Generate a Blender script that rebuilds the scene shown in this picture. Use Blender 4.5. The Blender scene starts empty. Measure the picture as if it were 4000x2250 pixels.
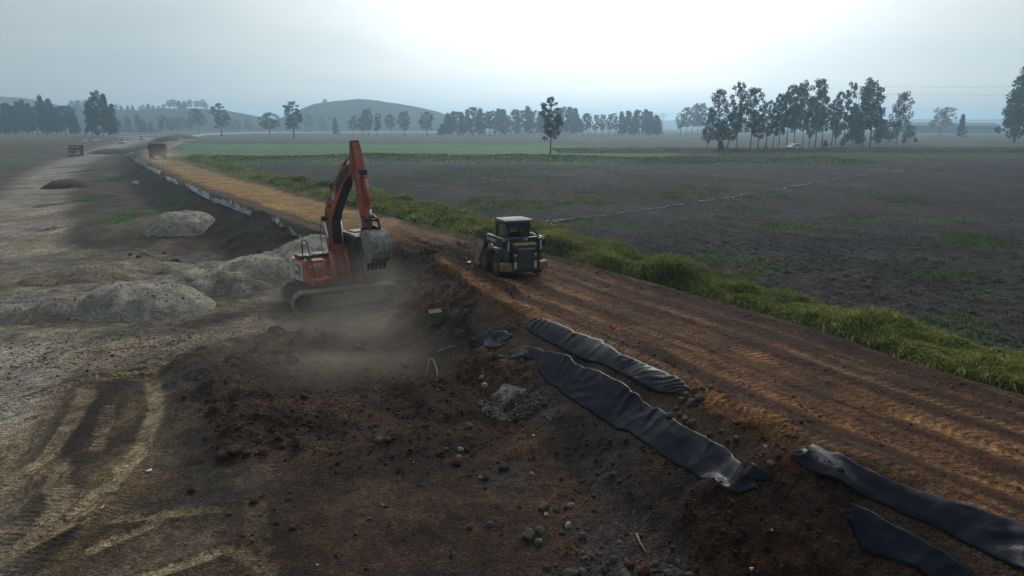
import bpy, bmesh, math, random
import numpy as np
from mathutils import Vector, Matrix, noise as mnoise

R = math.radians
random.seed(11)
RNG = np.random.default_rng(7)
scene = bpy.context.scene
col = scene.collection

# ------------------------------------------------------------------ camera
CAM_H = 5.9          # metres above the field
PITCH = 13.4         # degrees down
FOC = 2668.0         # focal length in pixels of a 4000 px wide frame
cam_d = bpy.data.cameras.new('camera')
cam = bpy.data.objects.new('camera', cam_d)
col.objects.link(cam)
cam.location = (0, 0, CAM_H)
cam.rotation_euler = (R(90 - PITCH), 0, 0)
cam_d.sensor_width = 36.0
cam_d.lens = 36.0 * FOC / 4000.0
cam_d.clip_start = 0.1
cam_d.clip_end = 12000
scene.camera = cam

# ------------------------------------------------------------------ sun, sky, exposure
SUN_AZ = 8.0         # degrees to the right of the view direction (+Y)
SUN_EL = 35.0
sun_dir = Vector((math.sin(R(SUN_AZ)) * math.cos(R(SUN_EL)), math.cos(R(SUN_AZ)) * math.cos(R(SUN_EL)), math.sin(R(SUN_EL))))
sl = bpy.data.lights.new('sun', 'SUN')
sl.energy = 0.8
sl.angle = R(22)
sl.color = (1.0, 0.95, 0.86)
so = bpy.data.objects.new('sun', sl)
col.objects.link(so)
so.rotation_euler = sun_dir.to_track_quat('Z', 'Y').to_euler()

world = bpy.data.worlds.new('World')
scene.world = world
world.use_nodes = True
wt = world.node_tree
for n in list(wt.nodes):
    wt.nodes.remove(n)
def wn(t, **k):
    n = wt.nodes.new(t)
    for a, b in k.items():
        setattr(n, a, b)
    return n
w_out = wn('ShaderNodeOutputWorld')
w_bg = wn('ShaderNodeBackground')
w_bg.inputs['Strength'].default_value = 0.1
w_sky = wn('ShaderNodeTexSky', sky_type='NISHITA', sun_disc=False, sun_elevation=R(SUN_EL), sun_rotation=R(SUN_AZ),
           air_density=1.4, dust_density=3.0, ozone_density=1.5)
w_tc = wn('ShaderNodeTexCoord')
w_nrm = wn('ShaderNodeVectorMath', operation='NORMALIZE')
wt.links.new(w_tc.outputs['Generated'], w_nrm.inputs[0])
w_sep = wn('ShaderNodeSeparateXYZ')
wt.links.new(w_nrm.outputs[0], w_sep.inputs[0])
def wm(op, a, b=None, c=None, clamp=False):
    n = wn('ShaderNodeMath', operation=op, use_clamp=clamp)
    for i, v in enumerate((a, b, c)):
        if v is None:
            continue
        if isinstance(v, (int, float)):
            n.inputs[i].default_value = v
        else:
            wt.links.new(v, n.inputs[i])
    return n.outputs[0]
# cloud deck: direction projected on a high flat layer
zc = wm('ADD', wm('MAXIMUM', w_sep.outputs[2], 0.0), 0.16)
w_cmb = wn('ShaderNodeCombineXYZ')
wt.links.new(wm('DIVIDE', w_sep.outputs[0], zc), w_cmb.inputs[0])
wt.links.new(wm('DIVIDE', w_sep.outputs[1], zc), w_cmb.inputs[1])
w_noi = wn('ShaderNodeTexNoise', noise_dimensions='3D')
w_noi.inputs['Scale'].default_value = 0.85
w_noi.inputs['Detail'].default_value = 5
w_noi.inputs['Roughness'].default_value = 0.5
w_noi.inputs['Distortion'].default_value = 0.6
wt.links.new(w_cmb.outputs[0], w_noi.inputs['Vector'])
w_noi2 = wn('ShaderNodeTexNoise', noise_dimensions='3D')
w_noi2.inputs['Scale'].default_value = 0.33
w_noi2.inputs['Detail'].default_value = 3
wt.links.new(w_cmb.outputs[0], w_noi2.inputs['Vector'])
cl = wm('ADD', wm('MULTIPLY', w_noi.outputs['Fac'], 0.55), wm('MULTIPLY', w_noi2.outputs['Fac'], 0.45))
# aureole of the veiled sun: forward scattering through thin cloud
w_dot = wn('ShaderNodeVectorMath', operation='DOT_PRODUCT')
wt.links.new(w_nrm.outputs[0], w_dot.inputs[0])
w_dot.inputs[1].default_value = sun_dir
ang = wm('MULTIPLY', wm('ARCCOSINE', wm('MINIMUM', wm('MAXIMUM', w_dot.outputs['Value'], -1.0), 1.0)), 57.29578)
g1 = wm('POWER', 2.71828, wm('MULTIPLY', wm('POWER', wm('DIVIDE', ang, 18.5), 2.0), -1.0))
g2 = wm('POWER', 2.71828, wm('MULTIPLY', wm('DIVIDE', ang, 42.0), -1.0))
glow = wm('MULTIPLY', g2, 9.2)
thick = wm('ADD', 1.17, wm('MULTIPLY', cl, -0.34))
# sunlit haze low in the sky below the veiled sun
daz = wm('MULTIPLY', wm('SUBTRACT', wm('ARCTAN2', w_sep.outputs[0], w_sep.outputs[1]), R(SUN_AZ + 1.0)), 57.29578)
ele = wm('MULTIPLY', wm('ARCSINE', w_sep.outputs[2]), 57.29578)
g3 = wm('POWER', 2.71828, wm('MULTIPLY', wm('ADD', wm('POWER', wm('DIVIDE', daz, 23.0), 2.0), wm('POWER', wm('DIVIDE', ele, 24.0), 2.0)), -1.0))
lum = wm('MULTIPLY', wm('ADD', glow, 2.3), thick)
w_cc = wn('ShaderNodeVectorMath', operation='SCALE')
w_cc.inputs[0].default_value = (0.86, 1.0, 1.06)
wt.links.new(lum, w_cc.inputs['Scale'])
w_c2 = wn('ShaderNodeVectorMath', operation='SCALE')
w_c2.inputs[0].default_value = (1.06, 1.0, 0.96)
wt.links.new(wm('MULTIPLY', wm('ADD', wm('MULTIPLY', g1, 42.0), wm('MULTIPLY', g3, 4.2)), thick), w_c2.inputs['Scale'])
w_cs = wn('ShaderNodeVectorMath', operation='ADD')
wt.links.new(w_cc.outputs[0], w_cs.inputs[0])
wt.links.new(w_c2.outputs[0], w_cs.inputs[1])
w_ramp = wn('ShaderNodeMapRange')
w_ramp.inputs['From Min'].default_value = 0.34
w_ramp.inputs['From Max'].default_value = 0.58
w_ramp.inputs['To Min'].default_value = 0.72
w_ramp.inputs['To Max'].default_value = 0.97
wt.links.new(cl, w_ramp.inputs['Value'])
w_mix = wn('ShaderNodeMix', data_type='RGBA')
wt.links.new(w_ramp.outputs[0], w_mix.inputs[0])
wt.links.new(w_sky.outputs[0], w_mix.inputs[6])
wt.links.new(w_cs.outputs[0], w_mix.inputs[7])
wt.links.new(w_mix.outputs[2], w_bg.inputs['Color'])
wt.links.new(w_bg.outputs[0], w_out.inputs['Surface'])

scene.view_settings.view_transform = 'Standard'
scene.view_settings.look = 'None'
scene.view_settings.gamma = 1.0
scene.view_settings.exposure = 0.0
scene.view_settings.use_curve_mapping = False
scene.render.engine = 'CYCLES'
cy = scene.cycles
cy.use_denoising = True
cy.max_bounces = 6
cy.diffuse_bounces = 2
cy.glossy_bounces = 2
cy.transmission_bounces = 4
cy.transparent_max_bounces = 6
cy.volume_bounces = 2
cy.sample_clamp_indirect = 4.0
cy.volume_step_rate = 1.0
cy.volume_max_steps = 256

# ------------------------------------------------------------------ helpers
_c, _s = math.cos(R(PITCH)), math.sin(R(PITCH))
def ray(px, py):
    u = (px - 2000.0) / FOC
    v = (1125.0 - py) / FOC
    return u, _c + v * _s, -_s + v * _c
def at(px, py, z=0.0):
    """point of the horizontal plane z seen at pixel px,py of the 4000x2250 photo"""
    d = ray(px, py)
    k = (z - CAM_H) / d[2]
    return Vector((d[0] * k, d[1] * k, z))
def pix(x, y, z):
    dz = z - CAM_H
    D = y * _c - dz * _s
    U = y * _s + dz * _c
    return 2000 + FOC * x / D, 1125 - FOC * U / D
def size_at(y):
    return y / FOC          # metres per photo pixel at depth y

def _hash(a, b, seed):
    n = (a * 374761393 + b * 668265263 + seed * 974711) & 0xffffffff
    n = ((n ^ (n >> 13)) * 1274126177) & 0xffffffff
    return ((n ^ (n >> 16)) & 0xffff) / 65535.0
def vn(x, y, seed=0):
    xi = np.floor(x).astype(np.int64); yi = np.floor(y).astype(np.int64)
    fx = x - xi; fy = y - yi
    u = fx * fx * (3 - 2 * fx); v = fy * fy * (3 - 2 * fy)
    a = _hash(xi, yi, seed); b = _hash(xi + 1, yi, seed)
    c = _hash(xi, yi + 1, seed); d = _hash(xi + 1, yi + 1, seed)
    return ((a + (b - a) * u) * (1 - v) + (c + (d - c) * u) * v) * 2 - 1
def fbm(x, y, scale, octs=3, seed=0, gain=0.5):
    t = 0.0; amp = 1.0; f = 1.0 / scale; tot = 0.0
    for o in range(octs):
        t = t + amp * vn(x * f + 17.3 * o, y * f - 9.1 * o, seed + o)
        tot += amp; amp *= gain; f *= 2.03
    return t / tot
def lumps(x, y, cell, seed, prob=0.6, rmin=0.2, rmax=0.55):
    """rounded clods: max over jittered hemispheres, in units of cell"""
    X = x / cell; Y = y / cell
    xi = np.floor(X).astype(np.int64); yi = np.floor(Y).astype(np.int64)
    best = np.zeros_like(X)
    for i in (-1, 0, 1):
        for j in (-1, 0, 1):
            a = xi + i; b = yi + j
            cx = a + _hash(a, b, seed); cyy = b + _hash(a, b, seed + 1)
            r = rmin + (rmax - rmin) * _hash(a, b, seed + 2) ** 2
            on = _hash(a, b, seed + 3) < prob
            q = r * r - ((X - cx) ** 2 + (Y - cyy) ** 2)
            best = np.maximum(best, np.where(on, np.sqrt(np.maximum(q, 0)), 0))
    return best * cell
def ss(a, b, x):
    t = np.clip((x - a) / (b - a), 0, 1)
    return t * t * (3 - 2 * t)
def poly_dist(x, y, pl):
    """signed distance (right of travel positive), arc length and index parameter to a polyline"""
    best = np.full(x.shape, 1e18); sd = np.zeros_like(x); sa = np.zeros_like(x); par = np.zeros_like(x)
    acc = 0.0
    for i in range(len(pl) - 1):
        ax, ay = pl[i][0], pl[i][1]; bx, by = pl[i + 1][0], pl[i + 1][1]
        dx, dy = bx - ax, by - ay
        L2 = dx * dx + dy * dy; L = math.sqrt(L2)
        t = np.clip(((x - ax) * dx + (y - ay) * dy) / L2, 0, 1)
        ex = x - ax - t * dx; ey = y - ay - t * dy
        d2 = ex * ex + ey * ey
        m = d2 < best
        side = np.where(dx * ey - dy * ex < 0, 1.0, -1.0)
        best = np.where(m, d2, best)
        sd = np.where(m, side * np.sqrt(d2), sd)
        sa = np.where(m, acc + t * L, sa)
        par = np.where(m, i + t, par)
        acc += L
    return sd, sa, par
def poly_mask(x, y, poly, soft):
    """1 inside polygon, soft edge in metres"""
    inside = np.zeros(x.shape, bool); best = np.full(x.shape, 1e18)
    n = len(poly)
    for i in range(n):
        ax, ay = poly[i][0], poly[i][1]; bx, by = poly[(i + 1) % n][0], poly[(i + 1) % n][1]
        cond = (ay > y) != (by > y)
        dy = by - ay if abs(by - ay) > 1e-9 else 1e-9
        inside ^= cond & (x < (bx - ax) * (y - ay) / dy + ax)
        dx_, dy_ = bx - ax, by - ay
        t = np.clip(((x - ax) * dx_ + (y - ay) * dy_) / (dx_ * dx_ + dy_ * dy_ + 1e-9), 0, 1)
        best = np.minimum(best, (x - ax - t * dx_) ** 2 + (y - ay - t * dy_) ** 2)
    d = np.sqrt(best) * np.where(inside, 1, -1)
    return ss(-soft, soft, d)
def pts(lst, z):
    return [at(p[0], p[1], z) for p in lst]

# ------------------------------------------------------------------ materials
MATS = {}
def nodes_of(name):
    m = bpy.data.materials.new(name)
    m.use_nodes = True
    nt = m.node_tree
    b = nt.nodes['Principled BSDF']
    MATS[name] = m
    return m, nt, b
def paint(name, c, rough=0.5, metal=0.0, dirt=None, dirt_amt=0.5, scale=3.0, spec=0.5, bump=0.0, fine=18.0):
    """painted or bare surface with patchy dirt and a little relief, in object space"""
    m, nt, b = nodes_of(name)
    L = nt.links
    tc = nt.nodes.new('ShaderNodeTexCoord')
    n1 = nt.nodes.new('ShaderNodeTexNoise'); n1.inputs['Scale'].default_value = scale; n1.inputs['Detail'].default_value = 6; n1.inputs['Roughness'].default_value = 0.65
    L.new(tc.outputs['Object'], n1.inputs['Vector'])
    mr = nt.nodes.new('ShaderNodeMapRange'); mr.inputs['From Min'].default_value = 0.42; mr.inputs['From Max'].default_value = 0.68
    mr.inputs['To Max'].default_value = dirt_amt
    L.new(n1.outputs['Fac'], mr.inputs['Value'])
    n2 = nt.nodes.new('ShaderNodeTexNoise'); n2.inputs['Scale'].default_value = fine; n2.inputs['Detail'].default_value = 4
    L.new(tc.outputs['Object'], n2.inputs['Vector'])
    mx = nt.nodes.new('ShaderNodeMix'); mx.data_type = 'RGBA'
    mx.inputs[6].default_value = (*c, 1); mx.inputs[7].default_value = (*(dirt or (0.11, 0.085, 0.06)), 1)
    L.new(mr.outputs[0], mx.inputs[0])
    hs = nt.nodes.new('ShaderNodeMapRange'); hs.inputs['To Min'].default_value = 0.75; hs.inputs['To Max'].default_value = 1.25
    L.new(n2.outputs['Fac'], hs.inputs['Value'])
    vm = nt.nodes.new('ShaderNodeVectorMath'); vm.operation = 'SCALE'
    L.new(mx.outputs[2], vm.inputs[0]); L.new(hs.outputs[0], vm.inputs['Scale'])
    L.new(vm.outputs[0], b.inputs['Base Color'])
    rr = nt.nodes.new('ShaderNodeMapRange'); rr.inputs['To Min'].default_value = rough; rr.inputs['To Max'].default_value = min(1, rough + 0.35)
    L.new(mr.outputs[0], rr.inputs['Value']); L.new(rr.outputs[0], b.inputs['Roughness'])
    b.inputs['Metallic'].default_value = metal
    b.inputs['Specular IOR Level'].default_value = spec
    if bump:
        bp = nt.nodes.new('ShaderNodeBump'); bp.inputs['Strength'].default_value = bump; bp.inputs['Distance'].default_value = 0.02
        L.new(n2.outputs['Fac'], bp.inputs['Height']); L.new(bp.outputs[0], b.inputs['Normal'])
    return m
def ground_mat(name, s1, s2, dist, amp, big=1.0):
    """vertex-attribute soil colour, broken up by world-space noise, with fine relief"""
    m, nt, b = nodes_of(name)
    L = nt.links
    at_ = nt.nodes.new('ShaderNodeAttribute'); at_.attribute_name = 'soil'
    ge = nt.nodes.new('ShaderNodeNewGeometry')
    n1 = nt.nodes.new('ShaderNodeTexNoise'); n1.inputs['Scale'].default_value = s1; n1.inputs['Detail'].default_value = 7; n1.inputs['Roughness'].default_value = 0.7
    n2 = nt.nodes.new('ShaderNodeTexNoise'); n2.inputs['Scale'].default_value = s2; n2.inputs['Detail'].default_value = 5; n2.inputs['Roughness'].default_value = 0.7
    n3 = nt.nodes.new('ShaderNodeTexVoronoi'); n3.inputs['Scale'].default_value = s2 * 1.7
    for n in (n1, n2, n3):
        L.new(ge.outputs['Position'], n.inputs['Vector'])
    n0 = nt.nodes.new('ShaderNodeTexNoise'); n0.inputs['Scale'].default_value = s1 / 6; n0.inputs['Detail'].default_value = 6; n0.inputs['Roughness'].default_value = 0.72
    L.new(ge.outputs['Position'], n0.inputs['Vector'])
    a0 = nt.nodes.new('ShaderNodeMapRange'); a0.inputs['From Min'].default_value = 0.36; a0.inputs['From Max'].default_value = 0.64
    a0.inputs['To Min'].default_value = 1 - amp * 0.8; a0.inputs['To Max'].default_value = 1 + amp * 0.8
    L.new(n0.outputs['Fac'], a0.inputs['Value'])
    a = nt.nodes.new('ShaderNodeMapRange'); a.inputs['From Min'].default_value = 0.36; a.inputs['From Max'].default_value = 0.64
    a.inputs['To Min'].default_value = 1 - amp; a.inputs['To Max'].default_value = 1 + amp
    L.new(n1.outputs['Fac'], a.inputs['Value'])
    a3 = nt.nodes.new('ShaderNodeMapRange'); a3.inputs['To Min'].default_value = 1 - amp * 1.1; a3.inputs['To Max'].default_value = 1 + amp * 1.1
    sc3 = nt.nodes.new('ShaderNodeSeparateColor'); L.new(n3.outputs['Color'], sc3.inputs[0]); L.new(sc3.outputs[0], a3.inputs['Value'])
    a2 = nt.nodes.new('ShaderNodeMapRange'); a2.inputs['From Min'].default_value = 0.34; a2.inputs['From Max'].default_value = 0.66
    a2.inputs['To Min'].default_value = 1 - amp * 1.2; a2.inputs['To Max'].default_value = 1 + amp * 1.2
    L.new(n2.outputs['Fac'], a2.inputs['Value'])
    mu = nt.nodes.new('ShaderNodeMath'); mu.operation = 'MULTIPLY'
    L.new(a.outputs[0], mu.inputs[0]); L.new(a2.outputs[0], mu.inputs[1])
    mu0 = nt.nodes.new('ShaderNodeMath'); mu0.operation = 'MULTIPLY'
    mu3 = nt.nodes.new('ShaderNodeMath'); mu3.operation = 'MULTIPLY'
    L.new(mu.outputs[0], mu3.inputs[0]); L.new(a3.outputs[0], mu3.inputs[1])
    L.new(mu3.outputs[0], mu0.inputs[0]); L.new(a0.outputs[0], mu0.inputs[1])
    # tread prints: attribute holds distance along the track, strength, distance across
    tr = nt.nodes.new('ShaderNodeAttribute'); tr.attribute_name = 'tread'
    sp = nt.nodes.new('ShaderNodeSeparateColor'); L.new(tr.outputs['Color'], sp.inputs[0])
    def mth(op, x, y=None):
        n = nt.nodes.new('ShaderNodeMath'); n.operation = op
        for i, v in enumerate((x, y)):
            if v is None: continue
            if isinstance(v, (int, float)): n.inputs[i].default_value = v
            else: L.new(v, n.inputs[i])
        return n.outputs[0]
    ph = mth('ADD', mth('MULTIPLY', sp.outputs[0], 2 * math.pi / 0.19), mth('MULTIPLY', mth('PINGPONG', sp.outputs[2], 0.25), 14.0))
    ph = mth('ADD', ph, mth('MULTIPLY', n1.outputs['Fac'], 2.5))
    band = mth('MULTIPLY', mth('SINE', ph), sp.outputs[1])
    mu1 = mth('MULTIPLY', mu0.outputs[0], mth('ADD', mth('MULTIPLY', band, 0.24), 1.0))
    vm = nt.nodes.new('ShaderNodeVectorMath'); vm.operation = 'SCALE'
    L.new(at_.outputs['Color'], vm.inputs[0]); L.new(mu1, vm.inputs['Scale'])
    L.new(vm.outputs[0], b.inputs['Base Color'])
    b.inputs['Roughness'].default_value = 0.95
    b.inputs['Specular IOR Level'].default_value = 0.2
    ad = nt.nodes.new('ShaderNodeMath'); ad.operation = 'MULTIPLY_ADD'
    L.new(n3.outputs['Distance'], ad.inputs[0]); ad.inputs[1].default_value = -0.6
    L.new(n2.outputs['Fac'], ad.inputs[2])
    bp = nt.nodes.new('ShaderNodeBump'); bp.inputs['Strength'].default_value = 0.9; bp.inputs['Distance'].default_value = dist
    L.new(mth('ADD', mth('ADD', ad.outputs[0], mth('MULTIPLY', n1.outputs['Fac'], big)), mth('MULTIPLY', band, 0.5)), bp.inputs['Height']); L.new(bp.outputs[0], b.inputs['Normal'])
    return m
def leaf_mat(name, attr=None, c=(0.05, 0.08, 0.03), trans=0.35, var=0.45):
    m, nt, b = nodes_of(name)
    L = nt.links
    nt.nodes.remove(b)
    out = nt.nodes['Material Output']
    di = nt.nodes.new('ShaderNodeBsdfDiffuse'); tr = nt.nodes.new('ShaderNodeBsdfTranslucent'); mx = nt.nodes.new('ShaderNodeMixShader')
    mx.inputs[0].default_value = trans
    if attr:
        a = nt.nodes.new('ShaderNodeAttribute'); a.attribute_name = attr
        src = a.outputs['Color']
    else:
        tc = nt.nodes.new('ShaderNodeNewGeometry')
        no = nt.nodes.new('ShaderNodeTexNoise'); no.inputs['Scale'].default_value = 0.55; no.inputs['Detail'].default_value = 4
        L.new(tc.outputs['Position'], no.inputs['Vector'])
        mr = nt.nodes.new('ShaderNodeMapRange'); mr.inputs['From Min'].default_value = 0.3; mr.inputs['From Max'].default_value = 0.7
        mr.inputs['To Min'].default_value = 1 - var; mr.inputs['To Max'].default_value = 1 + var
        L.new(no.outputs['Fac'], mr.inputs['Value'])
        vm = nt.nodes.new('ShaderNodeVectorMath'); vm.operation = 'SCALE'; vm.inputs[0].default_value = c
        L.new(mr.outputs[0], vm.inputs['Scale'])
        src = vm.outputs[0]
    L.new(src, di.inputs['Color']); L.new(src, tr.inputs['Color'])
    L.new(di.outputs[0], mx.inputs[1]); L.new(tr.outputs[0], mx.inputs[2]); L.new(mx.outputs[0], out.inputs['Surface'])
    return m
def soil_lump_mat(name, c, var=0.35):
    return paint(name, c, 0.92, 0, tuple(v * 0.55 for v in c), 0.8, 6.0, 0.15, 0.6, 30.0)

# ------------------------------------------------------------------ mesh helpers
def tag(o, label=None, cat=None, group=None, kind=None):
    if label: o['label'] = label
    if cat: o['category'] = cat
    if group: o['group'] = group
    if kind: o['kind'] = kind
    return o
def empty(name, loc, label, cat, group=None, rz=0.0):
    o = bpy.data.objects.new(name, None)
    o.empty_display_size = 0.3
    col.objects.link(o)
    o.location = loc
    o.rotation_euler = (0, 0, rz)
    return tag(o, label, cat, group)
def np_mesh(name, V, F, mat, smooth=False, attrs=None):
    """V (n,3) array, F (m,k) array with constant k"""
    me = bpy.data.meshes.new(name)
    V = np.asarray(V, np.float32); F = np.asarray(F, np.int32)
    n, k = F.shape
    me.vertices.add(len(V)); me.vertices.foreach_set('co', V.ravel())
    me.loops.add(n * k); me.loops.foreach_set('vertex_index', F.ravel())
    me.polygons.add(n)
    me.polygons.foreach_set('loop_start', np.arange(0, n * k, k, dtype=np.int32))
    me.polygons.foreach_set('loop_total', np.full(n, k, np.int32))
    if smooth:
        me.polygons.foreach_set('use_smooth', np.ones(n, bool))
    for an, arr in (attrs or {}).items():
        a = me.attributes.new(an, 'FLOAT_COLOR', 'POINT')
        c4 = np.ones((len(V), 4), np.float32); c4[:, :3] = arr
        a.data.foreach_set('color', c4.ravel())
    me.update(calc_edges=True)
    me.materials.append(mat)
    return me
def link(name, me, parent=None, loc=None, rot=None):
    o = bpy.data.objects.new(name, me)
    col.objects.link(o)
    if parent: o.parent = parent
    if loc is not None: o.location = loc
    if rot is not None: o.rotation_euler = rot
    return o
class MB:
    def __init__(self):
        self.bm = bmesh.new()
    def _xf(self, vs, M):
        if M is not None:
            for v in vs: v.co = M @ v.co
    def _bev(self, fs, bev, seg=2):
        if bev > 0:
            es = list({e for f in fs for e in f.edges})
            bmesh.ops.bevel(self.bm, geom=es, offset=bev, segments=seg, profile=0.6, affect='EDGES', clamp_overlap=True)
    def box(self, c, s, M=None, bev=0.0):
        x, y, z = (v / 2 for v in s)
        vs = [self.bm.verts.new((c[0] + a * x, c[1] + b * y, c[2] + d * z)) for a in (-1, 1) for b in (-1, 1) for d in (-1, 1)]
        self._xf(vs, M)
        idx = [(0, 1, 3, 2), (4, 6, 7, 5), (0, 4, 5, 1), (2, 3, 7, 6), (0, 2, 6, 4), (1, 5, 7, 3)]
        fs = [self.bm.faces.new([vs[i] for i in f]) for f in idx]
        self._bev(fs, bev)
        return self
    def prism(self, prof, y0, y1, M=None, bev=0.0, taper=None):
        """polygon in the xz plane extruded from y0 to y1"""
        a = [self.bm.verts.new((p[0], y0, p[1])) for p in prof]
        b = [self.bm.verts.new((p[0], y1, p[1])) for p in prof]
        self._xf(a + b, M)
        n = len(prof)
        fs = [self.bm.faces.new(a), self.bm.faces.new(b[::-1])]
        for i in range(n):
            j = (i + 1) % n
            fs.append(self.bm.faces.new([a[j], a[i], b[i], b[j]]))
        self._bev(fs, bev)
        return self
    def cyl(self, p0, p1, r0, r1=None, n=12, caps=True, M=None):
        r1 = r0 if r1 is None else r1
        p0 = Vector(p0); p1 = Vector(p1)
        q = (p1 - p0).to_track_quat('Z', 'Y')
        A = []; B = []
        for i in range(n):
            t = 2 * math.pi * i / n
            d = q @ Vector((math.cos(t), math.sin(t), 0))
            A.append(self.bm.verts.new(p0 + d * r0)); B.append(self.bm.verts.new(p1 + d * r1))
        self._xf(A + B, M)
        for i in range(n):
            j = (i + 1) % n
            f = self.bm.faces.new([A[i], A[j], B[j], B[i]]); f.smooth = True
        if caps:
            self.bm.faces.new(A[::-1]); self.bm.faces.new(B)
        return self
    def tube(self, path, r, n=8):
        path = [Vector(p) for p in path]
        rings = []
        for i, p in enumerate(path):
            d = (path[min(i + 1, len(path) - 1)] - path[max(i - 1, 0)]).normalized()
            q = d.to_track_quat('Z', 'Y')
            rr = r[i] if isinstance(r, (list, tuple)) else r
            rings.append([self.bm.verts.new(p + q @ Vector((math.cos(2 * math.pi * k / n) * rr, math.sin(2 * math.pi * k / n) * rr, 0))) for k in range(n)])
        for a, b in zip(rings, rings[1:]):
            # align ring twist
            sh = min(range(n), key=lambda s: (a[0].co - b[s].co).length)
            for k in range(n):
                f = self.bm.faces.new([a[k], a[(k + 1) % n], b[(k + 1 + sh) % n], b[(k + sh) % n]]); f.smooth = True
        self.bm.faces.new(rings[0][::-1]); self.bm.faces.new(rings[-1])
        return self
    def lathe(self, prof, n=24, axis='Y', c=(0, 0, 0)):
        """prof: (offset along axis, radius) closed ring profile"""
        rings = []
        for i in range(n):
            t = 2 * math.pi * i / n
            ring = []
            for (o, r) in prof:
                a, b = math.cos(t) * r, math.sin(t) * r
                p = (a, o, b) if axis == 'Y' else ((o, a, b) if axis == 'X' else (a, b, o))
                ring.append(self.bm.verts.new((p[0] + c[0], p[1] + c[1], p[2] + c[2])))
            rings.append(ring)
        m = len(prof)
        for i in range(n):
            a, b = rings[i], rings[(i + 1) % n]
            for k in range(m - 1):
                f = self.bm.faces.new([a[k], a[k + 1], b[k + 1], b[k]]); f.smooth = True
        return self
    def sheet(self, quads):
        for q in quads:
            self.bm.faces.new([self.bm.verts.new(p) for p in q])
        return self
    def mesh(self, name, mat):
        bmesh.ops.recalc_face_normals(self.bm, faces=self.bm.faces[:])
        me = bpy.data.meshes.new(name)
        self.bm.to_mesh(me); self.bm.free()
        me.materials.append(mat)
        return me
    def build(self, name, mat, parent=None, loc=None, rot=None):
        return link(name, self.mesh(name, mat), parent, loc, rot)
def lettering(text, size, mat, parent, M, name='lettering', bold=0.0, sx=1.0):
    cu = bpy.data.curves.new('lettering_curve', 'FONT')
    cu.body = text; cu.size = size; cu.align_x = 'CENTER'; cu.align_y = 'CENTER'; cu.extrude = 0.002; cu.offset = bold
    cu.resolution_u = 3
    tmp = bpy.data.objects.new('lettering_tmp', cu)
    col.objects.link(tmp)
    dg = bpy.context.evaluated_depsgraph_get()
    me = bpy.data.meshes.new_from_object(tmp.evaluated_get(dg))
    bpy.data.objects.remove(tmp)
    bpy.data.curves.remove(cu)
    me.transform(M @ Matrix.Diagonal((sx, 1, 1, 1)))
    me.materials.clear(); me.materials.append(mat)
    return link(name, me, parent)

# ================================================================== terrain
PIT = -1.4
ROADZ = 0.3
def axis(lo, hi, step, out_lo, out_hi, grow=0.029):
    mid = np.arange(lo, hi + step * 0.5, step)
    def side(L):
        r = []; s = step; d = 0.0
        while d < L:
            s = s * (1 + grow); d += s; r.append(d)
        return np.array(r)
    a = lo - side(lo - out_lo)[::-1]
    b = hi + side(out_hi - hi)
    return np.concatenate([a, mid, b])
GX = axis(-19.0, 13.0, 0.075, -2600, 2600)
GY = axis(8.2, 36.0, 0.075, -30, 4200)
XX, YY = np.meshgrid(GX, GY)
X = XX.ravel(); Y = YY.ravel()
N = X.size

# centreline of the embankment road with half widths
ROAD = [(26, -18, 2.9), (8.9, 10.9, 2.9), (6.8, 14.3, 3.0), (5.6, 17.2, 3.0), (3.9, 20, 3.1), (2, 23, 3.1), (.1, 27.0, 2.7), (-3.1, 31.6, 2.5),
        (-8.2, 39, 2.4), (-14.6, 48.2, 2.4), (-22, 59, 2.5), (-31, 72, 2.6), (-46, 96, 2.6), (-58, 116, 2.7), (-70, 138, 3), (-84, 165, 3),
        (-100, 200, 3), (-116, 240, 3), (-140, 300, 3), (-172, 380, 3), (-188, 460, 3)]
HAUL = [(-9.5, 4, 3.0)] + [(p.x, p.y, w) for p, w in
        [(at(-260, 1500, PIT), 3.0), (at(-120, 1180, PIT), 3.0), (at(30, 960, PIT), 3.0), (at(90, 830, PIT), 3.2), (at(150, 730, PIT), 3.4),
         (at(225, 660, PIT), 3.6), (at(320, 618, PIT), 4.0), (at(430, 585, PIT), 4.0), (at(520, 562, PIT), 4.5), (at(590, 550, PIT), 4.5)]] + [(-235, 420, 5), (-215, 560, 5)]
RD, RS, RP = poly_dist(X, Y, ROAD)
rhw = np.interp(RP, np.arange(len(ROAD)), [p[2] for p in ROAD])
HD, HS, HP = poly_dist(X, Y, HAUL)

wob = fbm(X, Y, 2.2, 3, 5) * 0.35
wob2 = fbm(X, Y, 9.0, 2, 9)
far = ss(60, 200, Y)
# --- base levels
tL = -RD - rhw - (-0.30 + 1.3 * ss(22, 40, Y)) - wob * 0.8              # metres beyond the left shoulder
tR = RD - rhw
floor_z = PIT + 1.0 * ss(140, 330, Y) + 0.15 * fbm(X, Y, 14, 2, 31)
slope_w = 3.0 + 0.5 * wob2
u = np.clip(tL / slope_w, 0, 1)
left_z = ROADZ + (floor_z - ROADZ) * (u * u * (3 - 2 * u) * 0.12 + u * 0.88)
fieldz = 0.06 * fbm(X, Y, 25, 2, 41)
right_z = ROADZ - 0.32 * ss(0.0, 0.9, tR + wob * 0.5)
right_z = np.where(tR > 0.9, fieldz * ss(0.9, 6, tR) + right_z, right_z)
Z = np.where(RD < 0, np.where(tL > 0, left_z, ROADZ), np.where(tR > 0, right_z, ROADZ))
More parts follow.
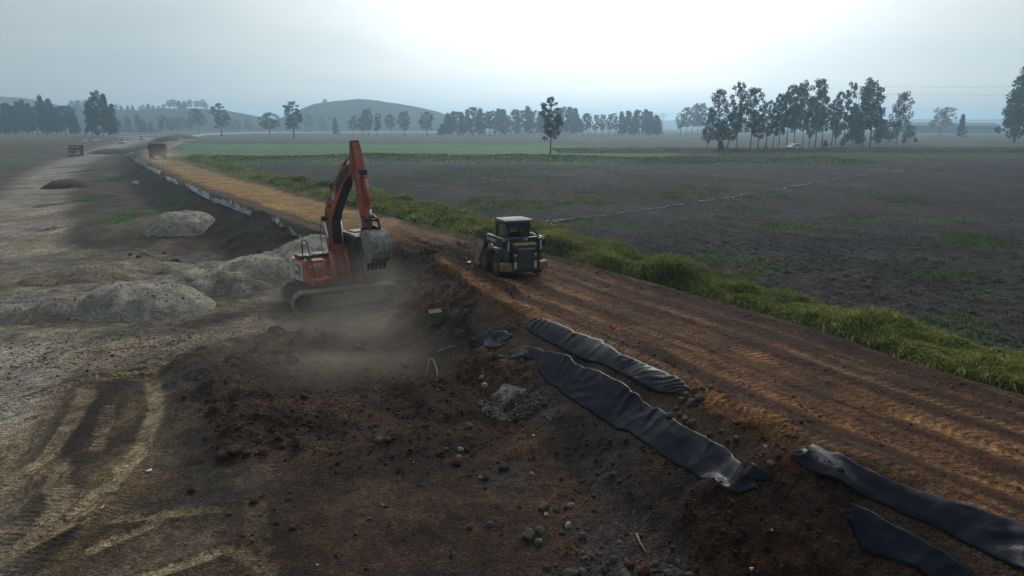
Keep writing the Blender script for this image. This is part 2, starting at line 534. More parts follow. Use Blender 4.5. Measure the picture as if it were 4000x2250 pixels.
# road crown and edge windrows of pushed soil
Z += 0.05 * (1 - np.clip(RD / rhw, -1, 1) ** 2) * (np.abs(RD) < rhw)
Z += 0.10 * np.exp(-((tR + 0.15) / 0.35) ** 2) * (0.6 + 0.8 * np.abs(fbm(X, Y, 0.8, 2, 51))) * (1 - far)
Z += 0.12 * np.exp(-((tL + 0.2) / 0.4) ** 2) * np.maximum(0, fbm(X, Y, 1.3, 2, 52)) * (1 - far)
# left bank beside the haul road
bank = ss(4.5, 15.0, -HD) * (X < -20)
Z += bank * 1.9 * (1 - 0.5 * ss(200, 400, Y)) * ss(45, 90, Y)
leftland = (RD < -rhw)
# haul road slightly sunk, shoulders raised
inh = np.abs(HD)
Z += np.where(leftland, -0.06 * (1 - ss(2.2, 3.4, inh)) + 0.12 * np.exp(-((inh - 4.2) / 0.8) ** 2) * (0.5 + fbm(X, Y, 3, 2, 61)), 0) * (1 - far)

# --- masks
wx = X + 0.5 * fbm(X, Y, 1.4, 3, 71); wy = Y + 0.7 * fbm(X, Y, 1.4, 3, 72)
near = (Y < 75) & (X > -55) & (X < 30)
def region(poly_px, z, soft, warp=1.0):
    m = np.zeros(N)
    p = pts(poly_px, z)
    i = np.nonzero(near)[0]
    m[i] = poly_mask(wx[i] if warp else X[i], wy[i] if warp else Y[i], p, soft)
    return m
tan = region([(-300, 1330), (420, 1310), (800, 1290), (1020, 1235), (1180, 1235), (1560, 1195), (1690, 1240), (1560, 1300), (1050, 1325), (760, 1390),
              (560, 1470), (300, 1520), (-300, 1600)], PIT, 0.9)
yel = region([(-300, 1520), (330, 1480), (600, 1440), (650, 1560), (600, 1800), (420, 2100), (300, 2500), (-600, 2500)], PIT, 1.1)
rub = region([(640, 1430), (980, 1330), (1250, 1290), (1560, 1320), (1900, 1320), (2080, 1480), (2080, 1700), (1900, 1850), (1500, 1850), (1150, 1800),
              (760, 1800), (780, 1600)], PIT, 1.3)
berm = region([(640, 1440), (800, 1370), (1020, 1318), (1200, 1300), (1330, 1330), (1200, 1400), (1000, 1480), (880, 1560), (700, 1560)], PIT, 0.9)
heap2 = region([(820, 1560), (1000, 1520), (1180, 1560), (1250, 1680), (1180, 1770), (900, 1790), (820, 1700)], PIT, 0.6)
mound3 = region([(1560, 1520), (1750, 1470), (1930, 1500), (2000, 1570), (1900, 1640), (1640, 1640)], PIT, 0.5)
face = region([(1480, 1010), (1620, 985), (1800, 1070), (2050, 1240), (1850, 1330), (1700, 1280), (1560, 1200), (1500, 1100)], -0.6, 0.5)
ash = region([(2080, 1560), (2200, 1540), (2500, 1790), (2700, 2000), (2700, 2250), (2450, 2250), (2330, 2000), (2200, 1800)], -0.9, 0.45)
ash2 = region([(1650, 1400), (1800, 1380), (1900, 1430), (1880, 1490), (1750, 1500), (1640, 1470)], PIT, 0.35)
ashbed = region([(620, 1480), (800, 1440), (800, 1530), (640, 1560)], PIT, 0.35)
redm = region([(2700, 1990), (2900, 1890), (3150, 1880), (3330, 1960), (3370, 2100), (3300, 2260), (2800, 2260)], -0.6, 0.35)
graybot = region([(2300, 2120), (2700, 2130), (3000, 2180), (3000, 2400), (2100, 2400), (2150, 2180)], -1.2, 0.4)
churn = region([(1450, 960), (1650, 975), (1900, 950), (2050, 1030), (1900, 1080), (1560, 1010)], ROADZ, 0.4)
darkpit = region([(640, 900), (1150, 930), (1200, 1060), (1120, 1150), (830, 1200), (780, 1150), (1120, 1010), (640, 960), (250, 950)], PIT, 0.9)

# ground trimmed smooth where the plastic film lies
SHEETS = [([(2075, 1225), (2260, 1290), (2450, 1375), (2700, 1490), (2660, 1560), (2480, 1505), (2190, 1375), (2030, 1290)], 0.15),
          ([(2090, 1355), (2340, 1455), (2560, 1585), (2860, 1775), (2970, 1805), (2930, 1880), (2850, 1925), (2560, 1760), (2230, 1570), (2080, 1440)], -0.45),
          ([(3110, 1750), (3180, 1712), (3440, 1840), (3900, 2000), (4300, 2120), (4300, 2380), (3840, 2180), (3330, 1945), (3070, 1800)], -0.15),
          ([(3310, 1945), (3480, 2030), (3730, 2150), (3880, 2350), (3680, 2360), (3500, 2220), (3350, 2180), (3320, 2060)], -0.6),
          ([(1825, 1345), (1875, 1290), (1970, 1278), (2010, 1310), (1990, 1360), (1890, 1372)], -0.9), ([(1985, 1385), (2040, 1335), (2130, 1350), (2115, 1410), (2000, 1415)], -0.7)]
film = np.zeros(N)
for pl_, pz_ in SHEETS:
    film = np.maximum(film, region(pl_, pz_, 0.12, 0))
keepf = 1 - film
# --- relief
i = np.nonzero(near & (Y < 48))[0]
xi_, yi_ = X[i], Y[i]
cl_big = np.zeros(N); cl_mid = np.zeros(N); cl_sm = np.zeros(N)
cl_big[i] = lumps(xi_, yi_, 0.62, 101, 0.6)
cl_mid[i] = lumps(xi_, yi_, 0.30, 111, 0.65)
cl_sm[i] = lumps(xi_, yi_, 0.16, 121, 0.7)
n1 = fbm(X, Y, 0.9, 3, 81); n2 = fbm(X, Y, 0.28, 2, 85)
n1r, n2r = n1, n2
n1 = n1 * (0.25 + 0.75 * keepf); n2 = n2 * keepf; cl_big *= keepf; cl_mid *= keepf; cl_sm *= keepf
pitland = np.where(tL > -0.2, 1.0, 0.0) * (RD < 0)
Z += pitland * (1 - far) * (0.05 * n1 + 0.02 * n2)
Z += rub * (0.10 * n1 + 0.3 * cl_mid + 0.3 * cl_sm)
Z += berm * (0.20 + 0.20 * n1 + 0.45 * cl_big + 0.3 * cl_mid)
Z += heap2 * (0.16 + 0.2 * n1 + 0.45 * cl_big + 0.3 * cl_mid)
Z += mound3 * (0.28 + 0.08 * n1)
Z += face * (0.10 + 0.10 * n1 + 0.35 * cl_big + 0.3 * cl_mid) + churn * (0.05 + 0.07 * n1 + 0.7 * cl_mid)
slope_m = pitland * (1 - ss(slope_w + 0.2, slope_w + 1.2, tL)) * (1 - far)
Z += slope_m * (0.04 * n1 + 0.5 * cl_sm + 0.25 * cl_mid * (cl_mid > 0.06))
Z += redm * (0.30 + 0.06 * n1r + 0.30 * cl_sm) * (1 - 0.85 * film)
Z += graybot * (0.5 * cl_mid + 0.3 * cl_sm)
# ploughed field relief
tfield = np.where(RD > 0, tR, -1)
strip_out = np.interp(Y, [8, 13, 20, 30, 45, 60, 80, 110, 140], [3.4, 3.3, 3.0, 3.4, 5.0, 5.5, 4.5, 4.0, 4.0]) + wob2 * 0.7
pend = 106 + 46 * ss(12, 45, X)
plough = ss(strip_out - 0.3, strip_out + 0.5, tfield) * (1 - ss(-3, 4, Y + 3 * wob2 - pend))
pl_near = plough * (1 - ss(26, 60, Y))
furrow = np.sin((X * 0.92 + Y * 0.38) * 2 * math.pi / 0.9 + 1.6 * fbm(X, Y, 4, 2, 91))
Z += pl_near * (0.07 * n1 + 0.04 * n2 + 0.40 * cl_mid + 0.45 * cl_sm + 0.03 * furrow)
Z += plough * ss(26, 50, Y) * (1 - ss(70, 120, Y)) * (0.10 * fbm(X, Y, 1.6, 2, 95))
# grass bank beside the road: humps of matted grass
strip = ss(0.45, 1.1, tfield + wob * 0.6) * (1 - ss(strip_out - 0.5, strip_out + 0.35, tfield)) * (Y < 135)
hump = (0.24 + 0.62 * np.clip(fbm(X, Y, 2.1, 2, 96) + 0.2, 0, 1) + 0.22 * np.abs(fbm(X, Y, 0.9, 2, 97)))
Z += strip * hump * (1 - 0.4 * ss(40, 110, Y))
# rough bank and ditch beyond the ploughed land, far fields
bankf = np.exp(-((Y + 2 * wob2 - 120) / 7.0) ** 2) * (RD > 8) * (1 - ss(10, 30, X))
Z += bankf * (0.7 + 0.5 * fbm(X, Y, 6, 2, 98))

# level standing ground under the two machines
for (cx, cy_, r0, zz) in ((-7.21, 27.86, 3.0, PIT), (-0.05, 26.3, 1.7, ROADZ)):
    fm = 1 - ss(r0 * 0.75, r0 * 1.2, np.hypot(X - cx, Y - cy_))
    Z = Z * (1 - fm) + (zz + 0.02 * n1) * fm
# --- tyre and track marks:  (polyline px, plane, width m, depth, colour strength, tread spacing)
MARKS = [([(640, 1380), (590, 1480), (612, 1570), (590, 1680), (520, 1800), (420, 1920), (290, 2020), (160, 2120)], PIT, 0.42, .02, 1.0, 0.0),
         ([(345, 1520), (330, 1580), (270, 1680), (180, 1800), (60, 1890)], PIT, 0.46, .02, 0.9, 0.0),
         ([(430, 1600), (400, 1700), (375, 1770)], PIT, 0.38, .02, 0.7, 0.14), ([(120, 1640), (70, 1760), (-40, 1890)], PIT, 0.40, .02, 0.8, 0.0),
         ([(330, 2060), (500, 2035), (700, 2022), (850, 2005)], PIT, 0.30, .03, 0.8, 0.0), ([(-40, 2240), (120, 2150), (260, 2080), (400, 1960)], PIT, 0.36, .03, 0.9, 0.0),
         ([(360, 2165), (480, 2110), (620, 2050)], PIT, 0.30, .03, 0.8, 0.0), ([(560, 2270), (760, 2205), (900, 2160)], PIT, 0.30, .03, 0.9, 0.0),
         ([(930, 2160), (1000, 2210), (1080, 2300)], PIT, 0.36, .03, 0.5, 0.0), ([(1000, 1980), (1010, 2060), (1030, 2160)], PIT, 0.42, .03, 0.5, 0.0),
         ([(-60, 1620), (100, 1550), (330, 1490), (560, 1480)], PIT, 0.55, .035, 0.3, 0.17), ([(560, 1430), (740, 1370), (900, 1310), (1120, 1240)], PIT, 0.55, .035, 0.5, 0.17),
         ([(-60, 1450), (260, 1400), (560, 1370), (800, 1320)], PIT, 0.55, .03, 0.3, 0.17), ([(420, 1480), (640, 1440), (900, 1360)], PIT, 0.5, .03, 0.5, 0.17),
         ([(-60, 1960), (110, 1880), (230, 1840), (240, 2000), (100, 2150)], PIT, 0.5, .015, 0.6, 0.0)]
tread_col = np.zeros(N)
TR = np.zeros((N, 3))
for pl, pz, w, dep, cs, sp in MARKS:
    P = pts(pl, pz)
    x0 = min(p.x for p in P) - 1.5; x1 = max(p.x for p in P) + 1.5; y0 = min(p.y for p in P) - 1.5; y1 = max(p.y for p in P) + 1.5
    j = np.nonzero((X > x0) & (X < x1) & (Y > y0) & (Y < y1))[0]
    d, s_, _ = poly_dist(X[j], Y[j], P)
    d = np.abs(d + 0.06 * fbm(X[j], Y[j], 0.7, 2, 131))
    m = 1 - ss(w * 0.42, w * 0.58, d)
    ed = np.exp(-((d - w * 0.62) / 0.09) ** 2)
    pat = 0.5 + 0.5 * np.sin(s_ * 2 * math.pi / sp) if sp else 0.3 * vn(X[j] * 3, Y[j] * 3, 133)
    Z[j] += -dep * m + dep * 0.9 * ed + (0.018 * m * pat if sp else 0)
    wear = np.clip(0.80 + 0.55 * fbm(X[j], Y[j], 0.8, 2, 134), 0, 1)
    tm_ = m * (1.0 if sp else 0.35) * wear; q_ = tm_ > TR[j, 1]
    TR[j[q_]] = np.stack([s_[q_], tm_[q_], d[q_]], 1)
    tread_col[j] = np.maximum(tread_col[j], m * cs * wear * (0.55 + 0.45 * pat if sp else 1))
# wheel paths along the embankment road
roadm = (np.abs(RD) < rhw).astype(float)
t01 = (RD + 0.18 * fbm(X, Y, 3.5, 2, 141)) / rhw
stripe = np.zeros(N)
for cen, wd, st in ((-0.87, 0.050, 1.0), (-0.47, 0.065, 0.95), (-0.36, 0.045, 0.6), (-0.02, 0.075, 0.95), (0.10, 0.04, 0.5), (0.36, 0.06, 0.75), (0.66, 0.04, 0.6)):
    stripe = np.maximum(stripe, st * np.exp(-((t01 - cen - 0.04 * vn(RS / 6, RS * 0 + cen * 7, 143)) / wd) ** 2))
stripe_n = None
edge = np.exp(-((t01 + 0.83) / 0.05) ** 2)
chev = 0.5 + 0.5 * np.sin(RS * 2 * math.pi / 0.21 + np.abs(t01 * 26 % 2 - 1) * 2.2)
tw = RD + 0.10 * fbm(RS, RD * 0, 5.0, 2, 142)
streak = fbm(tw * 3.4, RS * 0.16, 1.0, 3, 144, 0.6)
nearroad = (1 - ss(34, 60, Y)) * roadm
stripe_n = np.clip(0.85 * stripe + 0.42 * ss(0.10, 0.30, streak), 0, 1) * np.clip(0.70 + 0.9 * fbm(tw * 1.2, RS * 0.45, 1.0, 3, 145), 0, 1)
stripe_n = np.maximum(stripe_n, edge * (0.85 + 0.3 * fbm(X, Y, 0.6, 2, 147)))
Z += nearroad * (-0.035 * stripe - 0.03 * streak + 0.04 * n1 * (1 - stripe) + 0.45 * cl_sm * (1 - stripe) * (fbm(X, Y, 1.3, 2, 146) > 0.05))

q_ = nearroad > 0
TR[q_] = np.stack([RS[q_], (stripe_n * nearroad)[q_], RD[q_]], 1)
yard = np.clip(tan + yel, 0, 1) * np.clip(0.2 + 1.6 * fbm(X * 1.6, Y * 0.5, 1.2, 2, 148), 0, 1)
q_ = (yard > TR[:, 1]) & (nearroad == 0)
TR[q_] = np.stack([1.5 * Y[q_] + 0.2 * X[q_], 0.5 * yard[q_], X[q_] * 0.1], 1)
# --- soil colours (albedo)
C = np.zeros((N, 3))
def setc(m, c):
    global C
    C = C * (1 - m[:, None]) + np.asarray(c)[None, :] * m[:, None]
one = np.ones(N)
v5 = fbm(X, Y, 5, 3, 151); v1 = fbm(X, Y, 1.2, 3, 152); v30 = fbm(X, Y, 30, 3, 153)
setc(one, (0.075, 0.056, 0.040))
# land left of the embankment
setc(pitland * ss(-0.1, 0.4, v5), (0.060, 0.050, 0.043))
setc(pitland * ss(0.05, 0.5, v1) * 0.5, (0.095, 0.062, 0.038))
setc(pitland * darkpit, (0.062, 0.036, 0.024))
setc(slope_m * 0.9, (0.058, 0.036, 0.026))
setc(slope_m * ss(0.0, 0.5, v5) * ss(30, 36, Y), (0.045, 0.043, 0.045))
setc(pitland * ss(38, 55, Y) * 0.55 * ss(-0.2, 0.3, v5), (0.085, 0.060, 0.045))
setc(tan * 0.95, (0.245, 0.198, 0.146))
setc(tan * ss(0.0, 0.5, v1) * 0.6, (0.10, 0.085, 0.068))
vs = fbm(X * 2.2 + 0.25 * Y, Y * 0.42, 1.1, 3, 156)
setc(yel * 0.9, (0.075, 0.052, 0.033))
setc(yel * ss(0.05, 0.35, vs) * 0.85, (0.150, 0.100, 0.052))
setc(yel * ss(0.0, 0.3, -vs) * 0.9, (0.036, 0.027, 0.021))
setc(rub * 0.85, (0.070, 0.040, 0.025))
setc(rub * ss(0.1, 0.5, v5) * 0.7, (0.045, 0.036, 0.032))
setc(np.maximum(berm, heap2) * 0.8, (0.075, 0.043, 0.027))
setc(np.maximum(berm, heap2) * ss(0.05, 0.4, v1) * 0.7, (0.038, 0.031, 0.028))
setc(mound3 * 0.8, (0.062, 0.035, 0.021))
setc(face * 0.85, (0.066, 0.040, 0.026))
setc(face * ss(0.0, 0.4, v1) * 0.6, (0.085, 0.042, 0.022))
pitlow = pitland * (1 - ss(17, 22, Y)) * (1 - tan) * ss(-6, -4, X)
setc(pitlow * 0.75, (0.066, 0.036, 0.022))
setc(pitlow * ss(0.1, 0.5, v1) * 0.7, (0.040, 0.032, 0.028))
setc(np.maximum(ash * 0.85, ash2 * 0.6) * np.clip(0.65 + 0.6 * v1, 0, 1), (0.060, 0.057, 0.058))
setc(ashbed * 0.6, (0.070, 0.070, 0.074))
setc(redm * 0.9, (0.055, 0.024, 0.012))
setc(graybot * 0.6 * ss(-0.2, 0.3, v1), (0.075, 0.068, 0.060))
setc(slope_m * ss(-0.15, 0.25, v1) * (1 - ss(15, 20, Y)) * (1 - ash) * 0.8, (0.050, 0.023, 0.013))
# haul road on the left
haulm = (1 - ss(2.4, 4.2, inh + 0.8 * wob + 0.7 * v5)) * (RD < -rhw - 3) * (Y > 5)
setc(haulm * 0.92, (0.300, 0.262, 0.218))
setc(haulm * ss(0.1, 0.4, v5) * 0.5, (0.23, 0.160, 0.085))
pt = pts([(640, 650), (500, 668), (380, 690), (220, 702)], PIT)
j = np.nonzero((Y > 40) & (Y < 140) & (X < -25))[0]
dd, _, _ = poly_dist(X[j], Y[j], pt)
pathm = np.zeros(N); pathm[j] = 1 - ss(0.8, 1.8, np.abs(dd) + 0.6 * wob[j])
gsp = np.zeros(N)
_i = np.nonzero(near)[0]
gsp[_i] = poly_mask(wx[_i], wy[_i], pts([(-200, 1010), (200, 985), (450, 965), (700, 990), (1000, 1000), (1140, 1040), (1130, 1150), (840, 1235), (700, 1290), (400, 1325), (-200, 1330)], PIT), 0.8)
setc(gsp * 0.9 * pitland, (0.165, 0.140, 0.105))
setc(gsp * ss(0.0, 0.4, v1) * 0.5 * pitland, (0.120, 0.108, 0.090))
setc(pathm * 0.8 * pitland, (0.14, 0.12, 0.10))
setc(np.clip(tread_col * (1.25 + 0.4 * fbm(X, Y, 0.35, 2, 183)), 0, 0.95), (0.250, 0.190, 0.122))
# left bank: green mesh grass, brown crest
bankg = ss(4.8, 6.5, -HD) * (1 - ss(10, 13, -HD + 2 * wob2)) * ss(50, 75, Y) * (1 - ss(150, 210, Y)) * (X < -20)
setc(bankg * 0.9, (0.060, 0.105, 0.062))
setc(ss(11, 14, -HD + 2 * wob2) * ss(50, 75, Y) * (X < -20), (0.105, 0.070, 0.042))
setc(ss(22, 40, -HD) * ss(50, 75, Y) * (X < -20), (0.10, 0.11, 0.055))
mid = pitland * ss(30, 42, Y) * (1 - ss(170, 260, Y)) * (1 - 0.75 * haulm)
va = fbm(X * 0.8 + Y * 0.15, Y * 0.30, 1.6, 3, 157, 0.6); vb = fbm(X, Y * 0.4, 6.0, 3, 158)
setc(mid * ss(0.02, 0.3, va) * 0.7, (0.040, 0.034, 0.030))
setc(mid * ss(0.05, 0.35, -va) * 0.55, (0.125, 0.098, 0.072))
setc(mid * ss(0.1, 0.4, vb) * 0.5, (0.070, 0.040, 0.028))
setc(mid * ss(0.2, 0.45, -vb) * 0.4, (0.050, 0.070, 0.030))
setc(slope_m * ss(28, 36, Y) * 0.8 * (0.8 + 0.3 * v1), (0.040, 0.026, 0.020))
setc(slope_m * ss(28, 36, Y) * ss(0.1, 0.4, v1) * 0.5, (0.062, 0.040, 0.029))
# green weeds in the works area
GREENS = [(338, 647, 30, 14), (330, 668, 30, 10), (411, 702, 60, 9), (470, 702, 60, 10), (349, 778, 55, 14), (175, 800, 35, 10), (660, 812, 70, 14), (485, 842, 60, 12),
          (488, 858, 45, 22), (657, 830, 60, 14), (563, 930, 40, 10), (178, 895, 30, 10), (361, 880, 28, 8), (420, 872, 60, 10), (1745, 1352, 24, 8)]
green = np.zeros(N)
for (px, py, rx, ry) in GREENS:
    p = at(px, py, PIT); q = at(px + rx, py, PIT); r_ = at(px, py - ry, PIT)
    a = max(0.2, q.x - p.x); b = max(0.2, r_.y - p.y)
    d = ((X - p.x) / a) ** 2 + ((Y - p.y) / b) ** 2
    green = np.maximum(green, 1 - ss(0.4, 1.3, d + 0.7 * v1))
setc(green * 0.85 * pitland, (0.045, 0.085, 0.022))
# the embankment road
rm = roadm * np.ones(N)
setc(rm, (0.068, 0.028, 0.015))
setc(rm * ss(0.0, 0.5, v1) * 0.5, (0.036, 0.018, 0.012))
setc(rm * np.clip(stripe_n * 1.2, 0, 1) * (1 - ss(34, 60, Y)), (0.275, 0.142, 0.066))
orange = rm * ss(32, 44, Y + 3 * v5) * (1 - ss(0.72, 0.92, np.abs(t01 + 0.05) + 0.16 * v1))
setc(orange * (1 - 0.75 * np.exp(-((t01 - 0.1) / 0.06) ** 2) * ss(-0.4, 0.2, v5)), (0.285, 0.175, 0.072))
setc(orange * ss(0.15, 0.5, v5) * 0.5, (0.20, 0.13, 0.065))
setc(churn * 0.7, (0.070, 0.050, 0.038))
# right margin and grass bank
setc(ss(-0.1, 0.15, tR) * (RD > 0), (0.070, 0.038, 0.024))
gcol = 1.15 * np.stack([0.120 + 0.05 * v1, 0.155 + 0.03 * v5 + 0.01 * v1, 0.045 + 0 * v1], 1)
s1 = np.clip(strip, 0, 1)[:, None]
C = C * (1 - s1) + gcol * s1
# ploughed land
setc(plough, (0.023, 0.021, 0.022))
fs = fbm(X * 0.7 + Y * 0.3, Y * 0.25 - X * 0.1, 2.4, 4, 159, 0.65)
fur = 0.5 + 0.5 * np.sin((X * 0.72 - Y * 0.69) * 2 * math.pi / 2.6 + 2.2 * fbm(X, Y, 14, 2, 162))
setc(plough * 0.5 * fur * ss(-0.3, 0.3, v30), (0.046, 0.041, 0.038))
setc(plough * ss(0.0, 0.35, fs) * 0.6, (0.056, 0.048, 0.042))
setc(plough * ss(0.05, 0.4, -fs) * 0.6, (0.017, 0.016, 0.017))
setc(plough * ss(0.12, 0.4, fbm(X, Y, 9, 3, 160)) * 0.35, (0.062, 0.068, 0.036))
straw = plough * ss(0.08, 0.32, fbm(X * 0.6 + Y * 0.25, Y, 4.2, 4, 161, 0.65)) * (1 - ss(45, 75, Y)) * ss(0.02, 0.3, v30 + 0.25 * ss(4, 14, X))
setc(straw * 0.7 * ss(-0.2, 0.3, v1), (0.125, 0.105, 0.070))
weeds = plough * ss(0.26, 0.42, fbm(X, Y, 3.4, 3, 165)) * (1 - ss(50, 80, Y))
setc(weeds * 0.6, (0.050, 0.075, 0.026))
# beyond the ploughed land
fl = (RD > rhw + 1).astype(float)
yb = Y + 0.03 * X + 4 * wob2
setc(fl * ss(-3, 4, yb - pend), (0.052, 0.072, 0.032))
setc(fl * ss(133, 139, yb) * (1 - ss(222, 232, yb)) * (1 - ss(10, 24, X)) * (0.65 + 0.3 * ss(-0.3, 0.3, v30)), (0.068, 0.140, 0.042))
setc(fl * ss(172, 182, yb) * (1 - ss(226, 238, yb)) * ss(18, 34, X), (0.042, 0.040, 0.044))
setc(fl * ss(226, 238, yb) * (1 - ss(270, 285, yb)), (0.044, 0.050, 0.044))
setc(fl * ss(272, 288, yb), (0.055, 0.066, 0.032))
setc(fl * ss(300, 420, yb) * ss(0.1, 0.3, fbm(X, Y * 0.25, 40, 2, 171)), (0.060, 0.065, 0.038))
setc(ss(520, 700, Y), (0.060, 0.075, 0.045))
rgh = (Y > 130) & (X > 25)
setc(rgh * ss(0.0, 0.4, v30) * (Y < 300) * 0.5, (0.075, 0.080, 0.036))
C *= (0.86 + 0.28 * (0.5 + 0.5 * n2))[:, None]
dk = 1 - 0.36 * np.clip(np.maximum.reduce([rub, berm, heap2, face, slope_m, pitlow, mound3, redm, ash, roadm * (1 - ss(30, 50, Y)) * (1 - 0.6 * stripe_n), 0.7 * plough]), 0, 1)
C *= dk[:, None]
pv_ = fbm(X, Y, 1.7, 4, 181, 0.6)
C *= (1 + np.clip(pitland * (1 - ss(26, 40, Y)), 0, 1) * (1 - 0.85 * np.clip(tan + yel, 0, 1)) * 0.75 * np.clip(pv_ * 1.6, -0.6, 0.75))[:, None]
gl = C.mean(1)[:, None]
satf = (1 + 0.14 * (1 - np.clip(strip + plough, 0, 1)) * (1 - ss(60, 110, Y)))[:, None]
C = gl + (C - gl) * satf
C = np.clip(C, 0.004, 0.6)

ZZ = Z.reshape(XX.shape)
def height(x, y):
    x = np.atleast_1d(np.asarray(x, float)); y = np.atleast_1d(np.asarray(y, float))
    i = np.clip(np.searchsorted(GX, x) - 1, 0, len(GX) - 2); j = np.clip(np.searchsorted(GY, y) - 1, 0, len(GY) - 2)
    fx = np.clip((x - GX[i]) / (GX[i + 1] - GX[i]), 0, 1); fy = np.clip((y - GY[j]) / (GY[j + 1] - GY[j]), 0, 1)
    return (ZZ[j, i] * (1 - fx) + ZZ[j, i + 1] * fx) * (1 - fy) + (ZZ[j + 1, i] * (1 - fx) + ZZ[j + 1, i + 1] * fx) * fy
def hz(x, y):
    return float(height(x, y)[0])
def lookup(A, x, y):
    A2 = A.reshape(XX.shape)
    i = np.clip(np.searchsorted(GX, x) - 1, 0, len(GX) - 2); j = np.clip(np.searchsorted(GY, y) - 1, 0, len(GY) - 2)
    return A2[j, i]
_T = np.concatenate([np.arange(7, 60, 0.08), np.geomspace(60, 2500, 700)])
def ground_at(px, py):
    """first point of the terrain along the photo ray"""
    d = ray(px, py)
    x = d[0] * _T; y = d[1] * _T; z = CAM_H + d[2] * _T
    h = height(x, y)
    k = np.nonzero(z < h)[0]
    if len(k) == 0:
        return at(px, py, 0)
    k = k[0]
    a = z[k - 1] - h[k - 1]; b = h[k] - z[k]
    t = _T[k - 1] + (_T[k] - _T[k - 1]) * a / (a + b + 1e-9)
    return Vector((d[0] * t, d[1] * t, hz(d[0] * t, d[1] * t)))

# split the sheet into the pieces of the setting (they share their borders)
nx_, ny_ = len(GX), len(GY)
lab = np.zeros(N, np.int8)
lab[(np.abs(RD) < rhw + 0.2)] = 1
lab[(plough > 0.5)] = 2
lab[(RD > 0) & (lab == 0) & (Y > 104)] = 3
lab[(RD < -rhw - 0.2) & (inh < 3.6) & (Y > 5)] = 4
lab2 = lab.reshape(XX.shape)[:-1, :-1].ravel()
vid = np.arange(N).reshape(XX.shape)
QF = np.stack([vid[:-1, :-1].ravel(), vid[:-1, 1:].ravel(), vid[1:, 1:].ravel(), vid[1:, :-1].ravel()], 1)
ALLV = np.stack([X, Y, Z], 1)
gm_near = ground_mat('soil', 3.0, 15.0, 0.085, 0.42, 1.4)
gm_field = ground_mat('ploughed_soil', 2.4, 9.0, 0.12, 0.58, 2.2)
gm_mead = ground_mat('meadow_soil', 0.12, 1.1, 0.25, 0.25)
for li, nm, mt in ((0, 'ground', gm_near), (1, 'dirt_road', gm_near), (2, 'ploughed_field', gm_field), (3, 'meadow', gm_mead), (4, 'haul_road', gm_near)):
    f = QF[lab2 == li]
    us, inv = np.unique(f, return_inverse=True)
    me = np_mesh(nm, ALLV[us], inv.reshape(f.shape), mt, True, {'soil': C[us], 'tread': TR[us]})
    o = link(nm, me)
    tag(o, kind='structure')

# ================================================================== hills on the horizon
hill_mat = leaf_mat('hillside', None, (0.055, 0.070, 0.040), 0.0, 0.5)
def hill(name, ridge, dist, depth, base_py=505):
    """ridge line given in photo pixels, standing at a real distance"""
    xs = []; hs = []
    for px, py in ridge:
        d = ray(px, py)
        k = dist / d[1]
        xs.append(d[0] * k); hs.append(CAM_H + d[2] * k)
    n = 150; m = 28
    gx = np.linspace(xs[0], xs[-1], n)
    prof = np.interp(gx, xs, hs)
    ker = np.ones(5) / 5
    prof = np.convolve(np.pad(prof, 2, mode='edge'), ker, 'valid')
    e = np.minimum(1, np.minimum(np.arange(n), np.arange(n)[::-1]) / 6.0)
    v = np.linspace(-1, 1, m)
    V = []
    for b in v:
        y = dist + b * depth
        s = math.cos(b * math.pi / 2) ** 1.2 if abs(b) < 1 else 0
        z = -1.0 + (prof + 1.0) * s * (e if ridge[0][0] > -200 else 1) 
        z = z + 0.05 * prof * fbm(gx, gx * 0 + y, depth * 0.25, 3, 201) * s + 0.8 * fbm(gx, gx * 0 + y, 14, 2, 203) * s
        V.append(np.stack([gx, np.full(n, y), z], 1))
    V = np.concatenate(V)
    ii = np.arange(n * m).reshape(m, n)
    F = np.stack([ii[:-1, :-1].ravel(), ii[:-1, 1:].ravel(), ii[1:, 1:].ravel(), ii[1:, :-1].ravel()], 1)
    o = link(name, np_mesh(name, V, F, hill_mat, True))
    tag(o, kind='structure')
    tops = list(zip(xs, hs))
    return xs, hs, dist, depth
H_B = hill('hill', [(1150, 470), (1190, 437), (1250, 406), (1330, 397), (1400, 391), (1470, 393), (1550, 402), (1640, 420), (1720, 440), (1780, 470), (1830, 495)], 800, 170)
H_A = hill('hill', [(150, 470), (250, 430), (330, 424), (450, 428), (560, 432), (660, 424), (760, 424), (860, 428), (950, 445), (1040, 468), (1130, 495)], 760, 150)
H_L = hill('hill', [(-300, 366), (0, 374), (80, 382), (170, 402), (270, 418), (400, 450), (520, 480)], 1000, 160)
H_R = hill('hill', [(2300, 482), (2450, 474), (2600, 471), (2750, 470), (3000, 471), (3300, 468), (3600, 466), (3800, 467), (4100, 464), (4500, 470)], 1900, 400)

